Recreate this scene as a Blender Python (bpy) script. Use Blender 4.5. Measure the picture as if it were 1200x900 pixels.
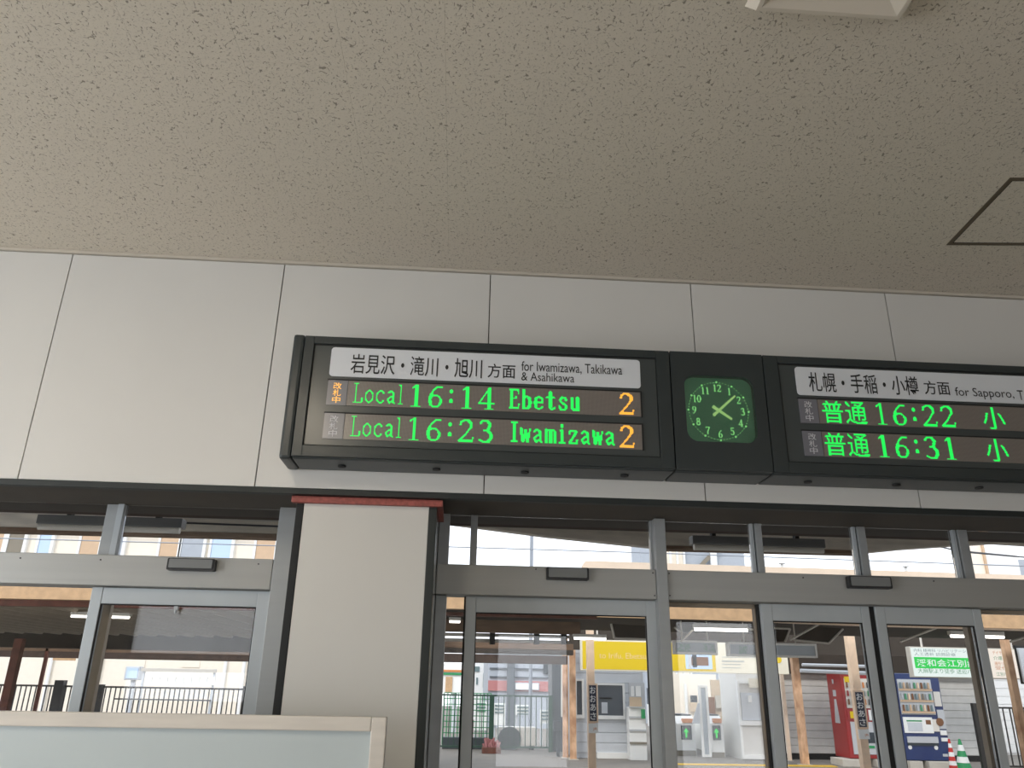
import bpy, bmesh, math, random
import numpy as np
from mathutils import Vector, Matrix
random.seed(7)
S = bpy.context.scene
COL = S.collection
for o in list(bpy.data.objects): bpy.data.objects.remove(o)

# ------------------------------------------------------------------ camera
F = 920.0; YAW = 0.06006; PITCH = 0.36493; ROLL = 0.018736
CAM = Vector((0, -3.1157, 1.6))
_f = Vector((math.sin(YAW)*math.cos(PITCH), math.cos(YAW)*math.cos(PITCH), math.sin(PITCH)))
_r0 = Vector((math.cos(YAW), -math.sin(YAW), 0)); _u0 = _r0.cross(_f)
_r = _r0*math.cos(ROLL) + _u0*math.sin(ROLL); _u = -_r0*math.sin(ROLL) + _u0*math.cos(ROLL)
cd = bpy.data.cameras.new('camera'); cam = bpy.data.objects.new('camera', cd); COL.objects.link(cam)
m3 = Matrix((_r, _u, -_f)).transposed()
cam.matrix_world = Matrix.Translation(CAM) @ m3.to_4x4()
cd.sensor_width = 36; cd.sensor_fit = 'HORIZONTAL'; cd.lens = F/1200*36
cd.clip_start = 0.05; cd.clip_end = 300
S.camera = cam

def at(px, py, y=None, z=None):
    d = _f*F + _r*(px-600) - _u*(py-450)
    t = (y-CAM.y)/d.y if y is not None else (z-CAM.z)/d.z
    return CAM + d*t
def R4(xl, xr, yt, yb, Y):
    ym = (yt+yb)/2; xm = (xl+xr)/2
    return at(xl, ym, Y).x, at(xr, ym, Y).x, at(xm, yb, Y).z, at(xm, yt, Y).z

# ------------------------------------------------------------------ light
S.view_settings.view_transform = 'Standard'; S.view_settings.look = 'None'
S.view_settings.exposure = 0.17; S.view_settings.gamma = 1.0
S.view_settings.use_curve_mapping = False
W = bpy.data.worlds.new('overcast'); S.world = W; W.use_nodes = True
nt = W.node_tree; bg = nt.nodes['Background']
tc = nt.nodes.new('ShaderNodeTexCoord'); sp = nt.nodes.new('ShaderNodeSeparateXYZ'); rp = nt.nodes.new('ShaderNodeValToRGB')
nt.links.new(tc.outputs['Generated'], sp.inputs[0]); nt.links.new(sp.outputs['Z'], rp.inputs[0]); nt.links.new(rp.outputs[0], bg.inputs[0])
rp.color_ramp.elements[0].color = (.92, .95, 1, 1); rp.color_ramp.elements[1].color = (.74, .85, 1, 1)
bg.inputs[1].default_value = 1.7
def area(name, loc, rot, sx, sy, power, color):
    l = bpy.data.lights.new(name, 'AREA'); l.shape = 'RECTANGLE'; l.size = sx; l.size_y = sy; l.energy = power; l.color = color
    o = bpy.data.objects.new(name, l); o.location = loc; o.rotation_euler = rot; COL.objects.link(o); return o
sun = bpy.data.lights.new('sun', 'SUN'); sun.energy = 1.3; sun.angle = math.radians(12); sun.color = (1, .95, .88)
so = bpy.data.objects.new('sun', sun); so.rotation_euler = (math.radians(48), 0, math.radians(-28)); COL.objects.link(so)
# daylight that enters through the big windows of the back and left walls
BACKWIN = ((-4.6, -2.85, 1.0, 1.72), (-4.6, -2.85, 1.88, 2.78), (.55, 1.62, .5, 2.3), (3.2, 4.75, .5, 2.55))   # window openings in the back wall
for a_, b_, c_, d_ in BACKWIN:
    area('daylight_back_window', ((a_+b_)/2, -8.02, (c_+d_)/2), (math.radians(90), 0, 0), b_-a_, d_-c_, 4.8*(b_-a_)*(d_-c_), (.93, .97, 1))
area('daylight_left_window', (-5.44, -3.35, 1.5), (math.radians(90), 0, math.radians(-90)), 3.8, 2.15, 150, (.90, .95, 1))
S.cycles.max_bounces = 8; S.cycles.transparent_max_bounces = 24
S.cycles.diffuse_bounces = 4; S.cycles.glossy_bounces = 3
S.cycles.sample_clamp_indirect = 4

# ------------------------------------------------------------------ materials
def lin(c):
    return tuple((v/255/12.92 if v/255 <= .04045 else ((v/255+.055)/1.055)**2.4) for v in c)
def mat(name, rgb, rough=.6, metal=0, var=0, vscale=6, emit=0, bump=0, bscale=80, spec=.5, rgb2=None, stretch=None, coat=0):
    m = bpy.data.materials.new(name); m.use_nodes = True; n = m.node_tree; b = n.nodes['Principled BSDF']
    c = lin(rgb); b.inputs['Roughness'].default_value = rough; b.inputs['Metallic'].default_value = metal
    b.inputs['Specular IOR Level'].default_value = spec
    b.inputs['Base Color'].default_value = (*c, 1)
    if coat: b.inputs['Coat Weight'].default_value = coat; b.inputs['Coat Roughness'].default_value = .22
    if var or rgb2 or bump:
        g = n.nodes.new('ShaderNodeNewGeometry'); mp = n.nodes.new('ShaderNodeMapping'); n.links.new(g.outputs['Position'], mp.inputs[0])
        if stretch: mp.inputs['Scale'].default_value = stretch
    if var or rgb2:
        t = n.nodes.new('ShaderNodeTexNoise'); t.inputs['Scale'].default_value = vscale; t.inputs['Detail'].default_value = 5
        n.links.new(mp.outputs[0], t.inputs['Vector'])
        r = n.nodes.new('ShaderNodeValToRGB'); n.links.new(t.outputs[0], r.inputs[0]); n.links.new(r.outputs[0], b.inputs['Base Color'])
        r.color_ramp.elements[0].position = .35; r.color_ramp.elements[1].position = .65
        c2 = lin(rgb2) if rgb2 else c
        r.color_ramp.elements[0].color = (*[v*(1-var) for v in c2], 1); r.color_ramp.elements[1].color = (*[min(1, v*(1+var)) for v in c], 1)
    if bump:
        t2 = n.nodes.new('ShaderNodeTexNoise'); t2.inputs['Scale'].default_value = bscale; n.links.new(mp.outputs[0], t2.inputs['Vector'])
        bp = n.nodes.new('ShaderNodeBump'); bp.inputs['Strength'].default_value = bump; bp.inputs['Distance'].default_value = .003
        n.links.new(t2.outputs[0], bp.inputs['Height']); n.links.new(bp.outputs[0], b.inputs['Normal'])
    if emit:
        b.inputs['Emission Color'].default_value = (*c, 1); b.inputs['Emission Strength'].default_value = emit
    return m
def glass_mat(name, tint=(1, 1, 1), refl=1.45):
    m = bpy.data.materials.new(name); m.use_nodes = True; n = m.node_tree; n.nodes.clear()
    o = n.nodes.new('ShaderNodeOutputMaterial'); mx = n.nodes.new('ShaderNodeMixShader'); fr = n.nodes.new('ShaderNodeFresnel'); fr.inputs[0].default_value = refl
    tr = n.nodes.new('ShaderNodeBsdfTransparent'); tr.inputs[0].default_value = (*tint, 1); gl = n.nodes.new('ShaderNodeBsdfGlossy'); gl.inputs['Roughness'].default_value = 0.0
    n.links.new(fr.outputs[0], mx.inputs[0]); n.links.new(tr.outputs[0], mx.inputs[1]); n.links.new(gl.outputs[0], mx.inputs[2]); n.links.new(mx.outputs[0], o.inputs[0]); return m
def veil_mat(name, rgb, op):
    m = bpy.data.materials.new(name); m.use_nodes = True; n = m.node_tree; n.nodes.clear()
    o = n.nodes.new('ShaderNodeOutputMaterial'); mx = n.nodes.new('ShaderNodeMixShader'); mx.inputs[0].default_value = op
    tr = n.nodes.new('ShaderNodeBsdfTransparent'); d = n.nodes.new('ShaderNodeBsdfPrincipled'); d.inputs['Base Color'].default_value = (*lin(rgb), 1); d.inputs['Roughness'].default_value = .3
    d2 = n.nodes.new('ShaderNodeBsdfTranslucent'); d2.inputs[0].default_value = (*lin(rgb), 1); ad = n.nodes.new('ShaderNodeMixShader'); ad.inputs[0].default_value = .5
    n.links.new(d.outputs[0], ad.inputs[1]); n.links.new(d2.outputs[0], ad.inputs[2])
    n.links.new(tr.outputs[0], mx.inputs[1]); n.links.new(ad.outputs[0], mx.inputs[2]); n.links.new(mx.outputs[0], o.inputs[0]); return m
def emis(name, rgb, s):
    m = bpy.data.materials.new(name); m.use_nodes = True; n = m.node_tree; b = n.nodes['Principled BSDF']
    b.inputs['Base Color'].default_value = (0.02, .02, .02, 1); b.inputs['Emission Color'].default_value = (*lin(rgb), 1); b.inputs['Emission Strength'].default_value = s; return m

def ceiling_mat():
    m = mat('rockwool_ceiling', (205, 195, 178), .95); n = m.node_tree; b = n.nodes['Principled BSDF']; L = n.links
    g = n.nodes.new('ShaderNodeNewGeometry')
    def noise(s, off, detail=1.5, stretch=(1, 1, 1)):
        mp = n.nodes.new('ShaderNodeMapping'); mp.inputs['Location'].default_value = off; mp.inputs['Scale'].default_value = stretch; L.new(g.outputs['Position'], mp.inputs[0])
        t = n.nodes.new('ShaderNodeTexNoise'); t.inputs['Scale'].default_value = s; t.inputs['Detail'].default_value = detail; L.new(mp.outputs[0], t.inputs['Vector']); return t.outputs[0]
    def math_(op, a, bb=None, c=None):
        k = n.nodes.new('ShaderNodeMath'); k.operation = op
        for i, v in enumerate((a, bb, c)):
            if v is None: continue
            if isinstance(v, (int, float)): k.inputs[i].default_value = v
            else: L.new(v, k.inputs[i])
        return k.outputs[0]
    def ramp(v, a, c):
        k = n.nodes.new('ShaderNodeMapRange'); L.new(v, k.inputs[0]); k.inputs[1].default_value = a; k.inputs[2].default_value = c; k.clamp = True; return k.outputs[0]
    def worms(s, off, w, thr, st=(1, 1, 1)):
        a = math_('ABSOLUTE', math_('SUBTRACT', noise(s, off, .5, st), .5)); line = ramp(a, w, w*.5)
        mask = ramp(noise(s*1.35, (off[0]+7, off[1]+3, 0), 1), thr, thr+.05); return math_('MULTIPLY', line, mask)
    d1 = worms(60, (0, 0, 0), .036, .55, (1, .62, 1)); d2 = worms(95, (3.3, 9.1, 0), .05, .56, (.7, 1, 1))
    d3 = ramp(noise(260, (5, 5, 5), 1), .64, .74)
    dk = math_('MAXIMUM', math_('MULTIPLY', d1, .62), math_('MAXIMUM', math_('MULTIPLY', d2, .38), math_('MULTIPLY', d3, .3)))
    mx = n.nodes.new('ShaderNodeMix'); mx.data_type = 'RGBA'; L.new(dk, mx.inputs[0])
    mx.inputs[6].default_value = (*lin((205, 197, 183)), 1); mx.inputs[7].default_value = (*lin((70, 60, 50)), 1); L.new(mx.outputs[2], b.inputs['Base Color'])
    bp = n.nodes.new('ShaderNodeBump'); bp.inputs['Strength'].default_value = .5; bp.inputs['Distance'].default_value = .002; bp.invert = True; L.new(dk, bp.inputs['Height']); L.new(bp.outputs[0], b.inputs['Normal'])
    return m
def led_mat():
    m = mat('led_matrix_face', (112, 104, 98), .33, coat=1); n = m.node_tree; b = n.nodes['Principled BSDF']
    g = n.nodes.new('ShaderNodeNewGeometry'); mp = n.nodes.new('ShaderNodeMapping'); mp.inputs['Scale'].default_value = (230, 1, 230); n.links.new(g.outputs['Position'], mp.inputs[0])
    v = n.nodes.new('ShaderNodeTexVoronoi'); v.inputs['Randomness'].default_value = 0; v.inputs['Scale'].default_value = 1; n.links.new(mp.outputs[0], v.inputs['Vector'])
    r = n.nodes.new('ShaderNodeValToRGB'); n.links.new(v.outputs['Distance'], r.inputs[0])
    r.color_ramp.elements[0].color = (*lin((92, 84, 80)), 1); r.color_ramp.elements[1].color = (*lin((132, 124, 118)), 1); r.color_ramp.elements[0].position = .25; r.color_ramp.elements[1].position = .55
    n.links.new(r.outputs[0], b.inputs['Base Color']); return m
M = dict(
    ceiling=ceiling_mat(), led=led_mat(),
    wall=mat('decor_wall_panel', (213, 211, 207), .42, var=.015, vscale=2),
    back=mat('joint_backing', (96, 88, 78), .8), white=mat('plain_wall_paint', (214, 210, 202), .8, var=.02),
    trim=mat('ceiling_trim_plastic', (196, 188, 175), .6), dkgreen=mat('dark_green_edge_trim', (30, 36, 35), .5),
    soffit=mat('dark_soffit_board', (74, 68, 60), .7, var=.08), alu=mat('satin_aluminium', (160, 163, 164), .42, .25, var=.03, vscale=3, stretch=(.4, 1, 8)),
    alul=mat('pale_aluminium', (176, 182, 186), .45, .15, var=.03), header=mat('header_aluminium', (164, 164, 161), .38, .3, var=.03, vscale=3, stretch=(.3, 1, 10)),
    gasket=mat('black_gasket', (22, 23, 24), .7), brownstile=mat('weathered_bronze_stile', (150, 138, 122), .5, .1),
    pillar=mat('pillar_cladding', (205, 203, 198), .4, var=.012, vscale=1.5), red=mat('red_vinyl_trim', (150, 76, 68), .5, var=.25, vscale=60),
    steel=mat('polished_steel', (185, 188, 190), .18, .9), case=mat('charcoal_display_case', (42, 49, 50), .42, var=.05, bump=.15, bscale=300, coat=.2),
    face=mat('charcoal_display_face', (58, 64, 65), .34, coat=.45), plate=mat('white_name_plate', (214, 217, 222), .4, coat=.3), ink=mat('black_lettering', (28, 30, 32), .5),
    green=emis('green_led', (20, 250, 90), .95), orange=emis('orange_led', (255, 176, 60), 1.15), ghost=mat('unlit_lamp_lettering', (205, 205, 210), .5),
    amber=emis('amber_lamp', (255, 184, 84), 1.3), status=mat('status_lamp_face', (112, 112, 120), .35, coat=.8),
    ckface=mat('clock_face_with_sheen', (76, 122, 96), .5, emit=.12), ckmark=emis('glowing_clock_numerals', (140, 225, 130), .75), ckhand=emis('pale_green_clock_hands', (160, 200, 120), .75),  # clock face colour lightened and faintly glowing in place of glass reflections
    glass=glass_mat('clear_glass'), cglass=glass_mat('clock_glass', (.95, 1, .97), 1.6),
    vent=mat('vent_white', (205, 196, 182), .5), hatch=mat('hatch_frame_bronze', (86, 74, 58), .5), sensor=mat('sensor_grey_case', (120, 122, 122), .45), sensordk=mat('sensor_black_rim', (36, 36, 38), .4),
    boardw=mat('worn_white_frame', (206, 200, 192), .5, var=.04, vscale=14, stretch=(.4, 1, 3)), boardg=mat('pale_blue_grey_board', (184, 194, 197), .35, var=.01),
    floor=mat('beige_floor_tile', (176, 168, 156), .5, var=.05),
    asphalt=mat('platform_asphalt', (122, 115, 106), .9, var=.08, vscale=3), yellow=mat('yellow_tactile', (214, 172, 40), .7),
    tan=mat('tan_painted_steel', (236, 206, 176), .6, var=.06, vscale=9), rust=mat('rusty_painted_steel', (222, 182, 146), .7, var=.08, vscale=7, rgb2=(186, 140, 106), stretch=(1, 1, .5)),
    tanbeam=mat('tan_painted_beam', (196, 160, 120), .6, var=.1, vscale=14), redbrown=mat('red_brown_beam', (112, 66, 52), .7, var=.2, vscale=8),
    brown=mat('brown_timber_beam', (118, 94, 74), .8, var=.2, vscale=6, stretch=(.5, 1, 3)), dkbrown=mat('dark_brown_beam', (64, 48, 38), .8, var=.2),
    corr=mat('corrugated_grey_brown', (176, 166, 150), .7, var=.05), dark=mat('dark_roof_underside', (62, 54, 46), .85, var=.15),
    cream=mat('cream_painted_fascia', (236, 214, 190), .6, var=.03), creamwall=mat('cream_house_wall', (240, 230, 214), .8, var=.02), tanwall=mat('tan_house_panel', (205, 176, 146), .8, var=.03),
    greywall=mat('grey_house_panel', (170, 176, 184), .7, var=.03), winblue=mat('sky_tinted_window_glass', (190, 212, 238), .15), whitewall=mat('white_house_wall', (238, 238, 236), .8),  # window glass blue carries the sky's reflection in its base colour
    fence=mat('black_painted_fence', (38, 36, 34), .5), gfence=mat('dark_green_fence', (28, 66, 50), .5), conduit=mat('pale_conduit', (206, 200, 190), .5), tube=mat('white_lamp_housing', (226, 224, 216), .4),
    siding=mat('grey_siding_board', (212, 210, 204), .7, var=.04), sidingt=mat('taupe_siding_board', (132, 124, 110), .7, var=.04), panelg=mat('pale_grey_panel', (196, 200, 204), .6, var=.03),
    signy=mat('yellow_sign_face', (222, 190, 10), .5), signc=mat('cream_sign_face', (226, 218, 196), .5, var=.02), pale=mat('pale_lettering', (236, 206, 140), .6), faint=mat('faint_print', (180, 178, 168), .6),
    redm=mat('red_vending_paint', (150, 34, 34), .35, coat=.2), bluem=mat('navy_vending_paint', (24, 46, 96), .35, coat=.2), darkg=mat('dark_slate', (52, 60, 66), .5), silver=mat('silver_panel', (190, 192, 194), .4, .2),
    whitep=mat('white_plastic', (232, 232, 228), .4), sgreen=emis('backlit_green', (20, 215, 80), .85), swhite=emis('backlit_white', (228, 240, 236), .95), spink=emis('backlit_cream', (246, 236, 224), .9),
    sgrey=mat('grey_sign_face', (178, 186, 192), .5, var=.12, vscale=90), greenp=mat('green_lettering', (80, 150, 110), .6), orangep=mat('orange_lettering', (206, 130, 70), .6), greyp=mat('grey_print', (110, 130, 132), .6),
    navy=mat('navy_name_board', (26, 34, 60), .5), conc=mat('pale_concrete', (190, 184, 172), .9, var=.05), cgreen=mat('green_cone_rubber', (38, 140, 84), .6), cred=mat('red_cone_rubber', (190, 48, 40), .6),
    brownp=mat('product_brown', (120, 80, 50), .5), productw=mat('product_shelf_white', (214, 208, 198), .4), wire=mat('cable_black', (60, 62, 66), .6), wirel=mat('far_cable_grey', (150, 156, 165), .6),
    veil=veil_mat('smoky_clear_sheet', (150, 156, 160), .72), veil2=veil_mat('milky_clear_sheet', (214, 222, 228), .45), tanpl=mat('beige_partition', (198, 178, 152), .7, var=.03), frost=veil_mat('frosted_window', (196, 202, 206), .9),
    gutterm=mat('weathered_gutter_board', (228, 221, 208), .7, var=.12, vscale=5, stretch=(1, 1, 4)),
    lamp=emis('warm_lamp_diffuser', (255, 240, 216), 20), litube=emis('lit_tube', (255, 250, 240), 5),
    roadsign=mat('white_road_sign', (240, 240, 236), .5), redband=mat('faded_red_band', (178, 118, 116), .6), wgrey=mat('window_dark_grey', (92, 98, 104), .2),
)

# ------------------------------------------------------------------ builders
ORG = {}
class MB:
    def __init__(s): s.v = []; s.f = []
    def add(s, vs, fs):
        n = len(s.v); s.v += [tuple(v) for v in vs]; s.f += [tuple(i+n for i in f) for f in fs]; return s
    def box(s, x0, x1, y0, y1, z0, z1):
        if x0 > x1: x0, x1 = x1, x0
        if y0 > y1: y0, y1 = y1, y0
        if z0 > z1: z0, z1 = z1, z0
        return s.add([(x0,y0,z0),(x1,y0,z0),(x1,y1,z0),(x0,y1,z0),(x0,y0,z1),(x1,y0,z1),(x1,y1,z1),(x0,y1,z1)],
              [(0,3,2,1),(4,5,6,7),(0,1,5,4),(1,2,6,5),(2,3,7,6),(3,0,4,7)])
    def prism(s, pts, y0, y1):   # outline in x,z (counter-clockwise seen from -y)
        n = len(pts); a = [(p[0], y0, p[1]) for p in pts]+[(p[0], y1, p[1]) for p in pts]
        return s.add(a, [tuple(range(n)), tuple(range(2*n-1, n-1, -1))]+[(i, n+i, n+(i+1) % n, (i+1) % n) for i in range(n)])
    def rrect(s, x0, x1, z0, z1, y0, y1, r, k=5): return s.prism(rr_pts(x0, x1, z0, z1, r, k), y0, y1)
    def ring(s, X0, X1, Z0, Z1, x0, x1, z0, z1, r, y0, y1):   # rectangle with a rounded hole
        inn = rr_pts(x0, x1, z0, z1, r, 6); cx, cz = (x0+x1)/2, (z0+z1)/2; out = []
        for (px, pz) in inn:
            dx, dz = px-cx, pz-cz
            t = min(((X1-cx)/dx if dx > 0 else (X0-cx)/dx) if dx else 1e9, ((Z1-cz)/dz if dz > 0 else (Z0-cz)/dz) if dz else 1e9); out.append([cx+dx*t, cz+dz*t])
        for (X, Z) in ((X0, Z0), (X1, Z0), (X1, Z1), (X0, Z1)):
            k = min(range(len(out)), key=lambda i: (out[i][0]-X)**2+(out[i][1]-Z)**2); out[k] = [X, Z]
        n = len(inn); v = [(p[0], y0, p[1]) for p in inn]+[(p[0], y0, p[1]) for p in out]+[(p[0], y1, p[1]) for p in inn]+[(p[0], y1, p[1]) for p in out]; f = []
        for i in range(n):
            j = (i+1) % n; f += [(i, n+i, n+j, j), (2*n+i, 2*n+j, 3*n+j, 3*n+i), (i, j, 2*n+j, 2*n+i), (n+i, 3*n+i, 3*n+j, n+j)]
        return s.add(v, f)
    def frame(s, x0, x1, z0, z1, y0, y1, wl, wr, wt, wb):
        s.box(x0, x0+wl, y0, y1, z0, z1); s.box(x1-wr, x1, y0, y1, z0, z1)
        if wt: s.box(x0+wl, x1-wr, y0, y1, z1-wt, z1)
        if wb: s.box(x0+wl, x1-wr, y0, y1, z0, z0+wb)
        return s
    def cyl(s, p, q, r, n=10, r2=None):
        p, q = Vector(p), Vector(q); d = (q-p).normalized(); a = d.orthogonal().normalized(); b = d.cross(a); r2 = r if r2 is None else r2
        v = [p+(a*math.cos(t)+b*math.sin(t))*r for t in [2*math.pi*i/n for i in range(n)]]+[q+(a*math.cos(t)+b*math.sin(t))*r2 for t in [2*math.pi*i/n for i in range(n)]]
        return s.add(v, [tuple(range(n))[::-1], tuple(range(n, 2*n))]+[(i, (i+1) % n, n+(i+1) % n, n+i) for i in range(n)])
    def tube(s, pts, r, n=6):
        for a, b in zip(pts, pts[1:]): s.cyl(a, b, r, n)
        return s
def rr_pts(x0, x1, z0, z1, r, k=5):
    o = []
    for cx, cz, a in ((x1-r, z0+r, -90), (x1-r, z1-r, 0), (x0+r, z1-r, 90), (x0+r, z0+r, 180)):
        for i in range(k+1):
            t = math.radians(a+90*i/k); o.append((cx+r*math.cos(t), cz+r*math.sin(t)))
    return o
def unique(o): return o.name
def tag(o, label=None, cat=None, group=None, kind=None):
    if label: o['label'] = label
    if cat: o['category'] = cat
    if group: o['group'] = group
    if kind: o['kind'] = kind
    return o
def worigin(o): return ORG.get(o.name, Vector((0, 0, 0)))
def build(name, mb, m, parent=None, bevel=0, label=None, cat=None, group=None, kind=None, smooth=False):
    vs = np.array(mb.v); lo, hi = vs.min(0), vs.max(0)
    org = Vector(((lo[0]+hi[0])/2, (lo[1]+hi[1])/2, lo[2]))
    me = bpy.data.meshes.new(name); me.from_pydata([tuple(Vector(v)-org) for v in mb.v], [], mb.f)
    if bevel:
        b = bmesh.new(); b.from_mesh(me)
        bmesh.ops.bevel(b, geom=[e for e in b.edges if e.calc_face_angle(0) > .5], offset=bevel, segments=2, affect='EDGES', profile=.6, clamp_overlap=True); b.to_mesh(me); b.free()
    b = bmesh.new(); b.from_mesh(me); bmesh.ops.recalc_face_normals(b, faces=b.faces); b.to_mesh(me); b.free()
    if smooth: me.polygons.foreach_set('use_smooth', [True]*len(me.polygons))
    me.materials.append(M[m] if isinstance(m, str) else m)
    o = bpy.data.objects.new(name, me); COL.objects.link(o); ORG[o.name] = org
    if parent is not None: o.parent = parent; o.location = org-worigin(parent)
    else: o.location = org
    return tag(o, label, cat, group, kind)
def thing(name, label, cat, loc, group=None, kind=None):
    o = bpy.data.objects.new(name, None); o.empty_display_size = .05; o.location = loc; COL.objects.link(o); ORG[o.name] = Vector(loc); return tag(o, label, cat, group, kind)
def copyof(src, parent, world):
    o = src.copy(); COL.objects.link(o); ORG[o.name] = Vector(world); o.parent = parent; o.location = Vector(world)-(worigin(parent) if parent else Vector()); return o
def text_mb(s, x0, x1, z0, z1, y, d=.0012, bold=0.0, keep=False):
    c = bpy.data.curves.new('glyphs', 'FONT'); c.body = s; c.size = 1; c.resolution_u = 3; c.offset = bold
    o = bpy.data.objects.new('glyphs', c); COL.objects.link(o); dg = bpy.context.evaluated_depsgraph_get(); dg.update()
    me = o.evaluated_get(dg).to_mesh(); v = np.array([p.co[:2] for p in me.vertices]); f = [tuple(p.vertices) for p in me.polygons]
    o.evaluated_get(dg).to_mesh_clear(); bpy.data.objects.remove(o); bpy.data.curves.remove(c)
    lo, hi = v.min(0), v.max(0)
    if z0 is None: pass
    sz = (z1-z0)/(hi[1]-lo[1]); sx = sz if x1 is None else (x1-x0)/(hi[0]-lo[0])
    mb = MB(); mb.add([(x0+(p[0]-lo[0])*sx, y-d, z0+(p[1]-lo[1])*sz) for p in v], f); return mb
def _xmax(t, bold):
    c = bpy.data.curves.new('glyphs', 'FONT'); c.body = t; c.size = 1; c.offset = bold; c.resolution_u = 3
    o = bpy.data.objects.new('glyphs', c); COL.objects.link(o); dg = bpy.context.evaluated_depsgraph_get(); dg.update()
    e = o.evaluated_get(dg); me = e.to_mesh(); xs = [p.co.x for p in me.vertices]; e.to_mesh_clear(); bpy.data.objects.remove(o); bpy.data.curves.remove(c)
    return (min(xs), max(xs)) if xs else (0, 0)
def letters(name, s, x0, x1, z0, z1, y, m, parent, bold=0.0):
    mb = text_mb(s, x0, x1, z0, z1, y, bold=bold)
    lo, hi = _xmax(s, bold); sc = (x1-x0)/(hi-lo); cuts = []
    for i in range(len(s)):
        if s[i] != ' ': cuts.append(x0+(_xmax(s[:i+1], bold)[1]-lo)*sc)
    par = list(range(len(mb.v)))
    def find(i):
        while par[i] != i: par[i] = par[par[i]]; i = par[i]
        return i
    for f in mb.f:
        r = find(f[0])
        for k in f[1:]: par[find(k)] = r
    ext = {}
    for i, v in enumerate(mb.v):
        r = find(i); a, b = ext.get(r, (9e9, -9e9)); ext[r] = (min(a, v[0]), max(b, v[0]))
    ch = {r: next((k for k, c in enumerate(cuts) if (a+b)/2 < c+1e-5), len(cuts)-1) for r, (a, b) in ext.items()}
    for k in range(len(cuts)):
        idx = [i for i in range(len(mb.v)) if ch[find(i)] == k]
        if not idx: continue
        mp = {o: n for n, o in enumerate(idx)}; q = MB(); q.v = [mb.v[i] for i in idx]; q.f = [tuple(mp[i] for i in f) for f in mb.f if f[0] in mp]; build(name, q, m, parent)
_ras = {}
def raster(ch, nx, nz):
    c = bpy.data.curves.new('g', 'FONT'); c.body = ch
    o = bpy.data.objects.new('g', c); COL.objects.link(o); dg = bpy.context.evaluated_depsgraph_get(); dg.update()
    me = o.evaluated_get(dg).to_mesh(); v = np.array([p.co[:2] for p in me.vertices]); T = [tuple(p.vertices) for p in me.polygons]
    lo, hi = v.min(0), v.max(0); v = (v-lo)/(hi-lo)
    NX, NZ = nx*4, nz*4; g = np.zeros((NZ, NX), bool); X, Z = np.meshgrid((np.arange(NX)+.5)/NX, (np.arange(NZ)+.5)/NZ)
    for t in T:
        for k in range(1, len(t)-1):
            a, b, cc = v[t[0]], v[t[k]], v[t[k+1]]
            e = lambda p, q: (q[0]-p[0])*(Z-p[1])-(q[1]-p[1])*(X-p[0])
            e0, e1, e2 = e(a, b), e(b, cc), e(cc, a); g |= ((e0 >= 0) & (e1 >= 0) & (e2 >= 0)) | ((e0 <= 0) & (e1 <= 0) & (e2 <= 0))
    o.evaluated_get(dg).to_mesh_clear(); bpy.data.objects.remove(o); bpy.data.curves.remove(c); return g.reshape(nz, 4, nx, 4).sum((1, 3)) >= 6
ell = lambda cx, cz, rx, rz, a0=0, a1=360, n=16: [(cx+rx*math.cos(math.radians(a0+(a1-a0)*i/n)), cz+rz*math.sin(math.radians(a0+(a1-a0)*i/n))) for i in range(n+1)]
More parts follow.
